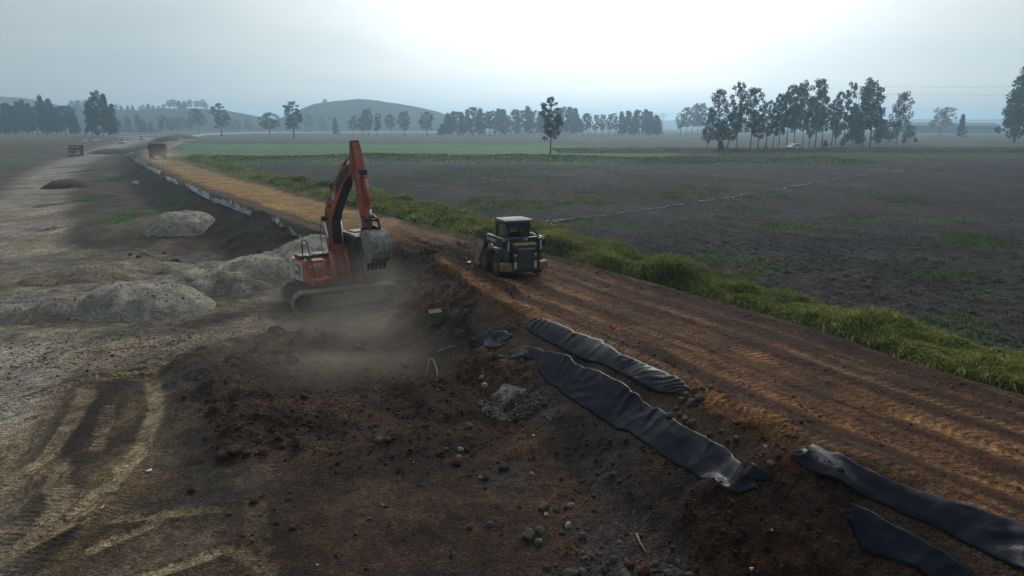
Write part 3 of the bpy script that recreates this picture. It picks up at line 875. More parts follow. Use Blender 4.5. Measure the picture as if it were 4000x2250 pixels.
# ================================================================== trees
bark = paint('bark', (0.10, 0.085, 0.07), 0.9, 0, (0.16, 0.15, 0.13), 0.6, 2.0, 0.2)
leafA = leaf_mat('eucalyptus_leaf', None, (0.034, 0.044, 0.024), 0.30, 0.5)
leafB = leaf_mat('dark_leaf', None, (0.025, 0.036, 0.018), 0.25, 0.5)
def leaf_cloud(centres, radii, per, size, rs, flat=0.72, droop=0.5):
    P = []; S = []
    for c, r in zip(centres, radii):
        k = max(6, int(per * (r / np.mean(radii)) ** 2))
        d = rs.normal(size=(k, 3)); d /= np.linalg.norm(d, axis=1)[:, None]
        rad = r * (0.35 + 0.65 * rs.random(k) ** 0.5)
        p = d * rad[:, None]; p[:, 2] = p[:, 2] * flat + 0.1 * r
        P.append(p + np.asarray(c)[None]); S.append(np.full(k, size))
    P = np.concatenate(P); S = np.concatenate(S) * (0.6 + 0.8 * rs.random(len(P)))
    k = len(P)
    a = rs.normal(size=(k, 3)); a[:, 2] -= droop; a /= np.linalg.norm(a, axis=1)[:, None]
    b = rs.normal(size=(k, 3)); b = np.cross(a, b); b /= np.linalg.norm(b, axis=1)[:, None]
    A = a * S[:, None] * 0.9; B = b * S[:, None] * 0.42
    V = np.stack([P - B * 0.35 - A * 0.1, P + B - 0 * A + A * 0.35, P + A, P - B + A * 0.35], 1).reshape(-1, 3)
    F = np.arange(k * 4).reshape(k, 4)
    return V, F
def tree_proto(kind, seed):
    rs = np.random.default_rng(seed)
    H = 10.0
    spec = dict(tall=(.30, .150, 38, 1), dense=(.10, .19, 58, 1), umbrella=(.38, .40, 44, 3), lone=(.26, .13, 36, 1), cone=(.06, .17, 44, 1), round=(.20, .27, 48, 2), slim=(.28, .10, 30, 1))[kind]
    h0, wmax, nc, nst = spec
    mb = MB(); C_ = []; Rr = []
    lean = rs.normal(size=2) * 0.25
    stems = []
    for s in range(nst):
        ang_ = rs.random() * 6.28 + s * 2.1
        sp = 0.0 if nst == 1 else rs.uniform(.9, 1.6)
        ln = lean + np.array([math.cos(ang_), math.sin(ang_)]) * sp
        path = []; rad = []
        top = H * (0.96 if s == 0 else rs.uniform(.72, .9))
        for i in range(9):
            t = i / 8
            w = 0.10 * math.sin(t * 5 + seed + s)
            path.append((ln[0] * t ** 1.3 + w * t, ln[1] * t ** 1.3 + 0.7 * w * t, -0.15 + (top + 0.15) * t)); rad.append(0.15 * (1 - 0.9 * t) / (1 + 0.25 * (nst - 1)) + 0.01)
        mb.tube(path, rad, 6)
        stems.append(np.array(path))
    asym = rs.uniform(-.4, .4, 2)
    for i in range(nc):
        t = (i + rs.random()) / nc
        h = h0 + (1 - h0) * t ** 0.92
        if kind in ('tall', 'lone', 'slim'): w = wmax * (0.45 + 0.75 * math.sin(math.pi * min(1, 0.12 + 0.78 * t))) * rs.uniform(.35, 1.1)
        elif kind == 'dense': w = wmax * ((1 - t) ** 0.55 * 0.95 + 0.06) * rs.uniform(.35, 1.05)
        elif kind == 'cone': w = wmax * (1 - t) * rs.uniform(.4, 1.0)
        elif kind == 'umbrella': w = wmax * math.sqrt(max(0.05, 1 - (1.05 * t - 0.15) ** 2)) * rs.uniform(.25, 1.0)
        else: w = wmax * math.sin(math.pi * (0.15 + 0.75 * t)) * rs.uniform(.3, 1.05)
        az = i * 2.399 + rs.normal() * .4
        st = stems[i % len(stems)]
        zt = h * H
        k = np.interp(zt * 0.86, st[:, 2], np.arange(9))
        bx = np.interp(k, np.arange(9), st[:, 0]); by = np.interp(k, np.arange(9), st[:, 1])
        c = np.array([bx + math.cos(az) * w * H + asym[0] * t, by + math.sin(az) * w * H + asym[1] * t, min(zt, H * 0.985)])
        r = {'tall': .62, 'dense': .80, 'umbrella': .95, 'lone': .55, 'cone': .6, 'round': .85, 'slim': .48}[kind] * rs.uniform(.7, 1.45) * (1 - 0.3 * t)
        C_.append(c); Rr.append(r)
        b0 = np.array([bx, by, zt * 0.86])
        mid = (b0 + c) / 2 + np.array([0, 0, -0.12])
        mb.tube([b0, mid, c], [0.045, 0.03, 0.012], 4)
    V, F = leaf_cloud(C_, Rr, {'dense': 95, 'cone': 100}.get(kind, 72), 0.26, rs)
    tm = mb.mesh('trunk_mesh', bark)
    cm = np_mesh('crown_mesh', V, F, leafB if kind in ('dense', 'cone') else leafA)
    return tm, cm
PROTO = {}
for kd, seeds in dict(tall=(1, 2, 3), dense=(4, 5, 6), umbrella=(7, 8), lone=(9,), cone=(10,), round=(11, 12), slim=(13, 14)).items():
    PROTO[kd] = [tree_proto(kd, s) for s in seeds]
PW = dict(tall=.34, dense=.44, umbrella=.90, lone=.30, cone=.42, round=.62, slim=.26)      # natural width/height
_tc = 0
def tree(px, base, top, wpx, kind, label, group, z=None, name='eucalyptus_tree', dist=None, cat='tree'):
    global _tc
    _tc += 1
    if dist is None:
        p = at(px, base, 0.0)
        for _ in range(4):
            p = at(px, base, hz(p.x, p.y) if z is None else z)
    else:
        d = ray(px, base); k = dist / d[1]
        p = Vector((d[0] * k, dist, CAM_H + d[2] * k))
    # height so that the top reaches the pixel row
    v = (1125 - top) / FOC
    Hh = (v * (p.y * _c + (CAM_H - p.z) * _s) - (p.y * _s + (p.z - CAM_H) * _c)) / (_c + v * _s)
    if dist is None: p.z = hz(p.x, p.y)
    tm, cm = PROTO[kind][_tc % len(PROTO[kind])]
    o = empty(name, p, label, cat, group, rz=random.uniform(0, 6.28))
    sz = Hh / 10.0
    sw = sz * (wpx / max(1, base - top)) / PW[kind]
    sw = min(max(sw, 0.55 * sz), 1.8 * sz)
    o.scale = (sw, sw, sz)
    link('trunk', tm, o); link('crown', cm, o)
    return o
ORD = ['first', 'second', 'third', 'fourth', 'fifth', 'sixth', 'seventh', 'eighth', 'ninth', 'tenth', 'eleventh', 'twelfth', 'thirteenth', 'fourteenth', 'fifteenth', 'sixteenth',
       'seventeenth', 'eighteenth', 'nineteenth', 'twentieth', 'twenty-first', 'twenty-second', 'twenty-third', 'twenty-fourth', 'twenty-fifth', 'twenty-sixth', 'twenty-seventh',
       'twenty-eighth', 'twenty-ninth', 'thirtieth', 'thirty-first', 'thirty-second', 'thirty-third', 'thirty-fourth', 'thirty-fifth', 'thirty-sixth', 'thirty-seventh', 'thirty-eighth', 'thirty-ninth', 'fortieth']
def row(lst, phrase, group):
    for i, t in enumerate(sorted(lst)):
        tree(*t, '%s tree from the left in %s' % (ORD[i], phrase), group)
tree(2150, 603, 382, 74, 'lone', 'lone slender tree standing in the open field right of the excavator arm', None)
tree(3960, 556, 246, 150, 'dense', 'tallest tree, cut by the right edge of the picture', None)
tree(3755, 538, 446, 48, 'cone', 'small conical tree standing alone near the right edge', None)
tree(3668, 532, 420, 100, 'umbrella', 'pale hazy spreading tree in front of the long low shed', None)
tree(1055, 537, 443, 104, 'umbrella', 'broad spreading tree just left of the central hill', None)
tree(1148, 541, 398, 62, 'lone', 'tall ragged tree with a narrow top left of the central hill', None)
tree(780, 527, 427, 88, 'umbrella', 'umbrella-shaped tree on two thin trunks beyond the dump truck', None)
tree(866, 531, 405, 58, 'lone', 'narrow leafy tree touching the umbrella-shaped tree on the left', None)
row([(2762, 586, 424, 60, 'round'), (2805, 590, 352, 105, 'round'), (2840, 588, 440, 70, 'tall'), (2876, 588, 320, 56, 'tall'), (2930, 588, 346, 70, 'tall'), (2960, 582, 430, 50, 'slim'), (2990, 582, 392, 56, 'tall')],
    'the loose group right of the gap in the treeline', 'loose group of tall eucalyptus')
row([(3016, 588, 370, 40, 'slim'), (3040, 584, 362, 46, 'tall'), (3070, 584, 332, 62, 'tall'), (3100, 576, 338, 50, 'tall'), (3135, 578, 322, 52, 'tall'), (3160, 572, 380, 50, 'round'), (3183, 578, 311, 64, 'tall'),
     (3210, 574, 352, 56, 'tall'), (3246, 570, 362, 50, 'slim'), (3262, 568, 400, 60, 'round'), (3292, 572, 325, 44, 'slim'), (3330, 568, 420, 70, 'dense'), (3368, 575, 345, 76, 'tall'), (3398, 572, 311, 80, 'tall'), (3425, 566, 420, 60, 'round'), (3500, 570, 366, 104, 'umbrella')],
    'the tall row behind the white car', 'tall row of eucalyptus on the right')
row([(3345, 545, 455, 50, 'dense'), (3440, 552, 470, 90, 'dense'), (3475, 556, 476, 90, 'round'), (3545, 552, 492, 80, 'round')], 'the low bushy clump behind the tall right row', 'low bushy clump')
row([(2658, 527, 440, 34, 'tall'), (2680, 527, 420, 36, 'tall'), (2703, 527, 407, 36, 'tall'), (2725, 526, 410, 36, 'tall'), (2740, 526, 404, 30, 'tall')], 'the hazy clump left of the loose tall group', 'hazy clump in the gap')
row([(1208, 516, 444, 44, 'slim'), (1262, 516, 462, 40, 'round'), (1293, 514, 460, 34, 'tall'), (1315, 527, 460, 42, 'cone'), (1380, 531, 455, 62, 'umbrella'), (1418, 530, 455, 36, 'tall'), (1440, 533, 428, 44, 'tall'), (1474, 533, 445, 28, 'slim'),
     (1526, 531, 450, 56, 'umbrella'), (1582, 533, 437, 46, 'tall'), (1668, 531, 437, 56, 'lone')], 'the scattered line before the central hill', 'scattered line before the hill')
rr = random.Random(5)
dr = []
x = 1722
tops = [(1700, 500), (1725, 480), (1755, 424), (1790, 440), (1850, 421), (1900, 438), (1970, 423), (2020, 432), (2070, 415), (2110, 440), (2150, 432), (2200, 424), (2240, 418), (2280, 444), (2330, 448), (2390, 445), (2440, 432), (2490, 424), (2540, 428), (2575, 452)]
while x < 2575:
    tp = np.interp(x, [a for a, b in tops], [b for a, b in tops]) + rr.uniform(-4, 8)
    dens = x < 2280 or x > 2420
    dr.append((x, 531 + rr.uniform(-3, 1), tp, rr.uniform(38, 52) if dens else rr.uniform(28, 36), rr.choice(['dense', 'tall', 'dense']) if dens else rr.choice(['tall', 'slim'])))
    x += rr.uniform(18, 26) if dens else rr.uniform(22, 30)
dr = dr[:40]
row(dr, 'the long dark row beyond the green field', 'long dark row of eucalyptus')
lf = []
x = -20
ltop = [(-40, 410), (15, 402), (60, 412), (112, 390), (150, 410), (190, 372), (235, 412), (275, 412), (305, 440)]
while x < 306:
    lf.append((x, 527 + rr.uniform(-2, 2), np.interp(x, [a for a, b in ltop], [b for a, b in ltop]) + rr.uniform(-4, 10), rr.uniform(42, 58), rr.choice(['dense', 'dense', 'tall'])))
    x += rr.uniform(16, 22)
row(lf, 'the dark plantation at the left edge', 'plantation at the left edge')
row([(362, 534, 405, 50, 'dense'), (385, 535, 380, 46, 'tall'), (403, 536, 358, 44, 'tall'), (425, 535, 372, 46, 'dense'), (447, 534, 410, 46, 'dense')], 'the tall clump beyond the red truck', 'tall clump beyond the red truck')
row([(470, 520, 470, 30, 'slim'), (507, 520, 456, 26, 'slim'), (545, 520, 450, 32, 'round'), (566, 520, 468, 22, 'slim'), (590, 518, 478, 26, 'slim'), (632, 520, 452, 36, 'round'), (668, 518, 462, 40, 'round'), (692, 518, 462, 30, 'tall'), (718, 516, 460, 30, 'tall'),
     (745, 516, 470, 30, 'slim'), (905, 514, 462, 34, 'round'), (935, 514, 470, 28, 'slim'), (972, 514, 468, 30, 'round')], 'the faint hazy line below the left hill', 'faint line below the left hill')
for i, (a, b, c, d) in enumerate([(2815, 592, 552, 60), (2990, 583, 566, 40), (3225, 574, 548, 60), (3290, 570, 540, 70), (3350, 566, 538, 90), (3430, 562, 528, 100), (3530, 560, 535, 70), (3575, 557, 536, 80)]):
    tree(a, b, c, d, 'dense', '%s low shrub from the left along the foot of the right-hand trees' % ORD[i], 'shrubs at the foot of the right trees', name='shrub', cat='shrub')
# trees standing on the hills
def on_hill(Hh, px, top, wpx, kind, label, group):
    xs, hs, dist, dep = Hh
    k = dist / ray(px, 450)[1]
    x = ray(px, 450)[0] * k
    z = np.interp(x, xs, hs) - 1.0
    q = pix(x, dist, z)
    tree(px, q[1], top, wpx, kind, label, group, dist=dist)
hl = [(282, 393), (300, 396), (316, 392), (336, 390), (352, 405), (455, 408), (476, 412), (500, 413), (520, 412), (545, 416), (560, 410), (580, 406), (600, 412), (622, 414), (640, 408), (662, 392), (684, 388), (704, 394), (722, 396), (742, 390), (770, 394), (790, 390), (806, 400)]
for i, (a, b) in enumerate(hl):
    on_hill(H_A, a, b, rr.uniform(24, 34), rr.choice(['dense', 'round', 'tall']), '%s tree from the left along the crest of the left hill' % ORD[i], 'trees on the crest of the left hill')
on_hill(H_B, 1268, 386, 24, 'round', 'single round tree on the left shoulder of the central hill', None)

# ================================================================== long sheds and power line
shedm = paint('shed_cladding', (0.10, 0.115, 0.13), 0.6, 0, (0.16, 0.16, 0.15), 0.5, 0.3)
shedr = paint('shed_roof', (0.11, 0.12, 0.13), 0.8, 0.0, (0.12, 0.11, 0.10), 0.4, 0.3)
def shed(px0, px1, base, top, label):
    a = at(px0, base, 0.0); b = at(px1, base, 0.0)
    y = (a.y + b.y) / 2
    x0 = ray(px0, base)[0] / ray(px0, base)[1] * y; x1 = ray(px1, base)[0] / ray(px1, base)[1] * y
    h = (base - top) * y / FOC
    o = empty('shed', ((x0 + x1) / 2, y, 0), label, 'shed')
    L = x1 - x0
    MB().box((0, 9, h * 0.36), (L, 18, h * 0.72 + 0.5)).build('wall', shedm, o)
    MB().prism([(-0.8, h * 0.72 + .26), (9, h * 1.06), (18.8, h * 0.72 + .26), (18.8, h * 0.68 + .26), (9, h), (-0.8, h * 0.68 + .26)], -L / 2 - .6, L / 2 + .6, Matrix.Rotation(R(90), 4, 'Z') @ Matrix.Scale(-1, 4, (0, 1, 0))).build('roof', shedr, o)
    for k in range(int(L // 14)):
        MB().box((-L / 2 + 7 + 14 * k, -0.06, h * .28), (4.2, 0.1, h * .5)).build('door', shedr, o)
shed(3535, 3740, 519, 483, 'long low dark shed behind the pale spreading tree')
shed(3745, 3905, 520, 484, 'second long low shed, reaching behind the tallest tree at the right')
steel = paint('galvanised_steel', (0.30, 0.31, 0.32), 0.5, 0.6, (0.2, 0.2, 0.2), 0.3, 2)
def pylon(px, base, top, wpx, label):
    p = at(px, base, 0)
    v = (base - top) * p.y / FOC
    w = wpx * p.y / FOC
    o = empty('power_pylon', (p.x, p.y, 0), label, 'pylon', 'power line pylons')
    r = 0.16
    for s in (-1, 1):
        MB().cyl((s * w * .08, 0, -0.3), (s * w * .08, 0, v), r * 1.4, r, 8).build('pole', steel, o)
    MB().cyl((-w / 2, 0, v), (w / 2, 0, v), r, r, 6).build('crossarm', steel, o)
    MB().cyl((-w * .42, 0, v * .86), (w * .42, 0, v * .86), r, r, 6).build('crossarm', steel, o)
    for s in (-1, 1):
        MB().cyl((s * w * .42, 0, v * .86), (s * w * .1, 0, v), r * .6, r * .6, 6).build('brace', steel, o)
        MB().cyl((s * w * .49, 0, v), (s * w * .42, 0, v * .86), r * .6, r * .6, 6).build('brace', steel, o)
    return p, v, w
pa = pylon(3334, 530, 350, 58, 'large power pylon showing between the tall trees on the right')
pb = pylon(2587, 514, 448, 26, 'small distant power pylon in the gap of the treeline')
wire = paint('wire', (0.06, 0.06, 0.065), 0.5, 0.5, (0.1, 0.1, 0.1), 0.2, 2)
def cable(a, b, sag, label):
    pth = []
    for i in range(25):
        t = i / 24
        q = a.lerp(b, t); q = Vector((q.x, q.y, q.z - sag * 4 * t * (1 - t)))
        pth.append(q)
    o = MB().tube(pth, 0.026, 5).build('power_cable', wire)
    tag(o, label, 'cable', 'power cables')
p, v, w = pa
CN = ['topmost', 'second highest', 'third highest', 'fourth highest', 'lowest']
for k, (s, hh) in enumerate(((-.49, 1.0), (.49, 1.0), (-.42, .86), (.42, .86), (.0, .60))):
    a = Vector((p.x + s * w, p.y, v * hh))
    b = Vector((p.x + 175 + s * 6, p.y - 190 + k * 6, v * hh + 1.5))
    cable(a, b, 4.0, '%s power cable running from the large pylon to the right edge' % CN[k])

# ================================================================== gravel and earth piles
gravel_m = ground_mat('gravel', 1.6, 17.0, 0.045, 0.34)
# softened
def pile(name, px, py, rx, ry, h, rot, c1, c2, label, cat, seed, flat=1.15, z0=PIT, mat=None, bite=0.0):
    p = at(px, py, z0) if z0 is not None else ground_at(px, py)
    n = int(min(120, max(44, 2.3 * max(rx, ry) / 0.07))) if p.y < 60 else 40
    g = np.linspace(-1.2, 1.2, n)
    A, B = np.meshgrid(g, g)
    a = A.ravel(); b = B.ravel()
    ca, sa = math.cos(rot), math.sin(rot)
    x = p.x + a * rx * ca - b * ry * sa; y = p.y + a * rx * sa + b * ry * ca
    r = np.sqrt(a * a + b * b) + 0.16 * fbm(x, y, rx * 0.6, 3, seed)
    pr = np.clip(1 - r, -0.2, 1)
    hh = np.where(pr > 0, h * (1 - np.exp(-pr * 2.6)) / (1 - math.exp(-2.6)) * flat, pr * 0.6)
    hh = np.minimum(hh, h * (1 + 0.08 * fbm(x, y, 0.7, 2, seed + 3)))
    if bite:
        hh = hh * (1 - bite * np.clip(fbm(x, y, rx * 0.55, 2, seed + 9) + 0.1, 0, 0.8))
    mk = pr > 0
    hh = hh + mk * (0.04 * fbm(x, y, 0.5, 2, seed + 1) + 0.22 * lumps(x, y, 0.22, seed + 2, 0.5))
    z = height(x, y) + hh - 0.02
    keep = r < 1.12
    ii = np.arange(n * n).reshape(n, n)
    F = np.stack([ii[:-1, :-1].ravel(), ii[:-1, 1:].ravel(), ii[1:, 1:].ravel(), ii[1:, :-1].ravel()], 1)
    F = F[keep[F].all(1)]
    us, inv = np.unique(F, return_inverse=True)
    tcol = ss(-0.2, 0.4, fbm(x, y, 0.8, 3, seed + 5))[:, None]
    cc = np.asarray(c1)[None] * (1 - tcol) + np.asarray(c2)[None] * tcol
    me = np_mesh(name, np.stack([x, y, z], 1)[us] - np.array([[p.x, p.y, 0]]), inv.reshape(F.shape), mat or gravel_m, True, {'soil': cc[us]})
    o = link(name, me, None, (p.x, p.y, 0))
    tag(o, label, cat, None)
    PILES.append((p, rx, ry, rot, h, us, x, y, z))
    return o
PILES = []
G1, G2 = (0.295, 0.265, 0.215), (0.225, 0.205, 0.172)
T1, T2 = (0.205, 0.165, 0.112), (0.150, 0.128, 0.096)
pile('gravel_pile', 705, 905, 2.35, 2.1, 1.35, 0.1, G1, G2, 'smooth grey gravel dome standing alone at the foot of the embankment', 'gravel pile', 301)
pile('gravel_pile', 1065, 1085, 3.1, 2.2, 1.15, 0.5, G1, G2, 'grey gravel pile right behind the excavator counterweight', 'gravel pile', 302)
pile('gravel_pile', 860, 1110, 3.0, 2.6, 0.95, 0.4, G1, T2, 'grey gravel pile between the dome and the front heap, with a dug-out hollow', 'gravel pile', 303, bite=0.5)
pile('gravel_pile', 540, 1205, 3.4, 2.1, 1.0, -0.1, G1, G2, 'large stony gravel heap in front, with a gullied face', 'gravel pile', 304, bite=0.35)
pile('gravel_pile', 150, 1215, 2.9, 1.9, 0.75, 0.2, G2, T1, 'low stony heap at the left edge beside the large gravel heap', 'gravel pile', 305, bite=0.4)
pile('gravel_pile', 330, 1085, 3.0, 2.0, 0.50, 0.0, T1, T2, 'low tan spoil mound behind the large stony heap', 'gravel pile', 306, bite=0.5)
pile('gravel_pile', 560, 1050, 3.0, 1.8, 0.42, 0.2, T1, T2, 'flat tan spoil mound with a shallow crest, nearest the pale stones', 'gravel pile', 307, bite=0.5)
pile('gravel_pile', 1990, 1545, 0.50, 0.42, 0.07, 0.0, (0.17, 0.16, 0.14), (0.13, 0.12, 0.105), 'tiny pale gravel heap dumped beside the black sheeting', 'gravel pile', 308, z0=None)
pile('earth_mound', 270, 728, 3.2, 2.4, 0.9, 0.0, (0.085, 0.060, 0.046), (0.06, 0.046, 0.038), 'dark earth mound beside the haul road on the left', 'earth mound', 310)
pile('earth_mound', 470, 600, 8.0, 5.0, 1.2, 0.0, (0.06, 0.05, 0.045), (0.075, 0.06, 0.05), 'dark earth mound between the haul road and the dump truck', 'earth mound', 311)
pile('earth_mound', 515, 522, 9.0, 6.0, 3.2, 0.0, (0.06, 0.052, 0.047), (0.05, 0.045, 0.04), 'left one of two dark spoil heaps beyond the white cars', 'earth mound', 312, z0=-.4)
pile('earth_mound', 583, 522, 10.0, 6.0, 3.4, 0.0, (0.06, 0.052, 0.047), (0.05, 0.045, 0.04), 'right one of two dark spoil heaps beyond the white cars', 'earth mound', 313, z0=-.4)
pile('earth_mound', 640, 556, 5.0, 6.0, 1.9, 0.0, (0.062, 0.048, 0.04), (0.05, 0.042, 0.036), 'earth mound just beyond the dump truck body', 'earth mound', 314, z0=-.3)
pile('earth_mound', 700, 546, 9.0, 8.0, 1.8, 0.0, (0.12, 0.085, 0.055), (0.085, 0.06, 0.045), 'tan-brown bank right of the dump truck with pale sheeting below', 'earth mound', 315, z0=-.2)

# ================================================================== plastic sheeting
plastic = None
def plastic_mat(name, c, rough, bumpd):
    m, nt, b = nodes_of(name)
    L = nt.links
    ge = nt.nodes.new('ShaderNodeNewGeometry')
    n1 = nt.nodes.new('ShaderNodeTexNoise'); n1.inputs['Scale'].default_value = 2.2; n1.inputs['Detail'].default_value = 5; n1.inputs['Roughness'].default_value = .6
    n2 = nt.nodes.new('ShaderNodeTexNoise'); n2.inputs['Scale'].default_value = 9.0; n2.inputs['Detail'].default_value = 6
    mp = nt.nodes.new('ShaderNodeMapping'); mp.inputs['Scale'].default_value = (1.0, 1.0, 1.0)
    L.new(ge.outputs['Position'], mp.inputs[0]); L.new(mp.outputs[0], n1.inputs['Vector']); L.new(mp.outputs[0], n2.inputs['Vector'])
    mr = nt.nodes.new('ShaderNodeMapRange'); mr.inputs['From Min'].default_value = .45; mr.inputs['From Max'].default_value = .7
    L.new(n1.outputs['Fac'], mr.inputs['Value'])
    mx = nt.nodes.new('ShaderNodeMix'); mx.data_type = 'RGBA'; mx.inputs[6].default_value = (*c, 1); mx.inputs[7].default_value = (c[0] * 1.2 + .005, c[1] * 1.2 + .005, c[2] * 1.2 + .005, 1)
    L.new(mr.outputs[0], mx.inputs[0]); L.new(mx.outputs[2], b.inputs['Base Color'])
    r2 = nt.nodes.new('ShaderNodeMapRange'); r2.inputs['To Min'].default_value = rough; r2.inputs['To Max'].default_value = rough + .3; b.inputs['Specular IOR Level'].default_value = .065
    L.new(mr.outputs[0], r2.inputs['Value']); L.new(r2.outputs[0], b.inputs['Roughness'])
    bp = nt.nodes.new('ShaderNodeBump'); bp.inputs['Strength'].default_value = .5; bp.inputs['Distance'].default_value = bumpd
    L.new(n2.outputs['Fac'], bp.inputs['Height']); L.new(bp.outputs[0], b.inputs['Normal'])
    return m
black_plastic = plastic_mat('black_plastic', (0.004, 0.006, 0.012), 0.12, 0.008)
grey_plastic = plastic_mat('grey_plastic', (0.13, 0.135, 0.145), 0.38, 0.05)
def resample(P, n):
    P = np.array([tuple(p) for p in P]); d = np.r_[0, np.cumsum(np.linalg.norm(np.diff(P, axis=0), axis=1))]
    t = np.linspace(0, d[-1], n)
    return np.stack([np.interp(t, d, P[:, k]) for k in range(P.shape[1])], 1)
def plastic_sheet(up, low, label, seed, mat=None, fold=0.035, wave=0.34, lift=0.014, diag=0.6, name='plastic_sheet', tear=0.06, even=-.05):
    U = [ground_at(*p) for p in up]; L_ = [ground_at(*p) for p in low]
    ln = sum((a - b).length for a, b in zip(U, U[1:])); wd = np.mean([(a - b).length for a, b in zip(U, L_[:len(U)])])
    far_ = U[0].y > 30
    nu = int(min(240, max(30, ln / (0.05 if not far_ else 0.2)))); nv = int(min(36, max(10, wd / 0.05)) if not far_ else 14)
    A = resample(U, nu); B = resample(L_, nu)
    s = np.linspace(0, ln, nu)
    tu = tear * np.clip(fbm(s, s * 0, 0.55, 3, seed) + .1, -0.2, 1) + 0.16 * np.clip(fbm(s, s * 0, 0.30, 3, seed + 8, .7), 0, 1) + 0.10 * np.clip(fbm(s, s * 0, 1.4, 2, seed + 9), 0, 1); tl = 0.10 * fbm(s, s * 0, 0.8, 2, seed + 4)
    fade = np.minimum(1, np.minimum(s, ln - s) / 0.35)
    V = []; RID = []
    for j in range(nv):
        v = j / (nv - 1)
        vv = (tu + (1 - tu + tl) * v)
        vv = 0.5 + (vv - 0.5) * (0.86 + 0.14 * fade)
        Pq = A * (1 - vv[:, None]) + B * vv[:, None]
        # ragged ends
        es = 0.25 * fbm(np.full(nu, v * wd), s * 0, 0.35, 2, seed + 7)
        dirv = (A[-1] - A[0]) / np.linalg.norm(A[-1] - A[0])
        endw = np.where(s < ln / 2, np.clip(1 - s / 0.7, 0, 1), np.clip(1 - (ln - s) / 0.7, 0, 1))
        Pq = Pq + dirv[None] * (es * endw)[:, None]
        h = height(Pq[:, 0], Pq[:, 1])
        ph = (s + diag * v * wd) / wave + 2.2 * fbm(s, np.full(nu, v * wd), 1.6, 2, seed + 2)
        rid = (1 - np.abs(np.sin(math.pi * ph))) ** 2
        amp = fold * np.clip(even + 1.7 * fbm(s, np.full(nu, v * wd * 0.6), 1.3, 2, seed + 3), 0, 1.3)
        RID.append(rid * amp + 0.008 * fbm(s, np.full(nu, v * wd), .22, 2, seed + 5))
        V.append(np.stack([Pq[:, 0], Pq[:, 1], h + lift], 1))
    V = np.array(V)
    # the film bridges small hollows: smooth the drape
    vv_ = np.linspace(-1, 1, nv)[:, None]
    b_ = (V[:, :, 2] * vv_).sum(0) / (vv_ ** 2).sum(); a_ = V[:, :, 2].mean(0)
    k_ = np.ones(9) / 9
    a_ = np.convolve(np.pad(a_, 4, mode='edge'), k_, 'valid'); b_ = np.convolve(np.pad(b_, 4, mode='edge'), k_, 'valid')
    lin = a_[None] + b_[None] * vv_
    V[:, :, 2] -= lin
    for _ in range(1):
        zp = np.pad(V[:, :, 2], 1, mode='edge')
        V[:, :, 2] = np.maximum.reduce([V[:, :, 2], zp[:-2, 1:-1], zp[2:, 1:-1], zp[1:-1, :-2], zp[1:-1, 2:]])
    for _ in range(8):
        zp = np.pad(V[:, :, 2], 1, mode='edge')
        V[:, :, 2] = 0.2 * (V[:, :, 2] + zp[:-2, 1:-1] + zp[2:, 1:-1] + zp[1:-1, :-2] + zp[1:-1, 2:])
    V[:, :, 2] += np.array(RID) + lin
    # edges tucked into the soil
    V[0, :, 2] -= 0.012; V[-1, :, 2] -= 0.006
    V = V.reshape(-1, 3)
    ii = np.arange(nu * nv).reshape(nv, nu)
    F = np.stack([ii[:-1, :-1].ravel(), ii[:-1, 1:].ravel(), ii[1:, 1:].ravel(), ii[1:, :-1].ravel()], 1)
    c = V.mean(0)
    me = np_mesh(name, V - c, F, mat or black_plastic, True)
    o = link(name, me, None, tuple(c))
    md = o.modifiers.new('thickness', 'SOLIDIFY'); md.thickness = 0.003; md.offset = 1
    tag(o, label, 'plastic sheet')
    return o
plastic_sheet([(2088, 1236), (2170, 1262), (2250, 1300), (2350, 1330), (2440, 1385), (2560, 1440), (2655, 1478), (2690, 1515)],
              [(2042, 1285), (2100, 1315), (2190, 1360), (2260, 1395), (2360, 1430), (2480, 1490), (2570, 1535), (2650, 1545)],
              'glossy wrinkled black sheet along the road shoulder, upper of two parallel strips', 401, fold=.032, wave=.26, even=.2)
plastic_sheet([(2112, 1358), (2210, 1382), (2352, 1454), (2445, 1498), (2576, 1582), (2716, 1672), (2874, 1774), (2960, 1812), (3020, 1832)],
              [(2092, 1428), (2132, 1500), (2240, 1570), (2392, 1662), (2552, 1757), (2712, 1847), (2820, 1910), (2880, 1935), (2960, 1915)],
              'long black sheet down the embankment, lower of two parallel strips', 402, fold=.016, wave=.45)
plastic_sheet([(1990, 1372), (2040, 1345), (2110, 1352), (2125, 1370)], [(2000, 1405), (2050, 1402), (2095, 1402), (2112, 1398)], 'scrap of black sheet at the head of the long lower strip', 403, fold=.03, wave=.25)
plastic_sheet([(1840, 1328), (1880, 1300), (1960, 1288), (1998, 1308)], [(1838, 1345), (1890, 1358), (1930, 1364), (1985, 1345)], 'small black sheet lying apart beside the broken ground', 404, fold=.04, wave=.28)
plastic_sheet([(3120, 1770), (3170, 1725), (3270, 1760), (3440, 1850), (3640, 1930), (3880, 2010), (4000, 2035), (4250, 2110)],
              [(3085, 1792), (3200, 1860), (3340, 1930), (3500, 2000), (3700, 2090), (3850, 2160), (4000, 2230), (4250, 2330)],
              'wide taut black sheet running out of the lower right corner', 405, fold=.016, wave=.6, diag=1.6)
plastic_sheet([(3320, 1955), (3400, 1985), (3480, 2045), (3600, 2095), (3720, 2160), (3800, 2225), (3860, 2330)],
              [(3335, 2050), (3365, 2160), (3430, 2180), (3500, 2200), (3590, 2240), (3660, 2290), (3700, 2350)],
              'dull black sheet below the wide taut one, half buried by reddish soil', 406, fold=.02, wave=.6)
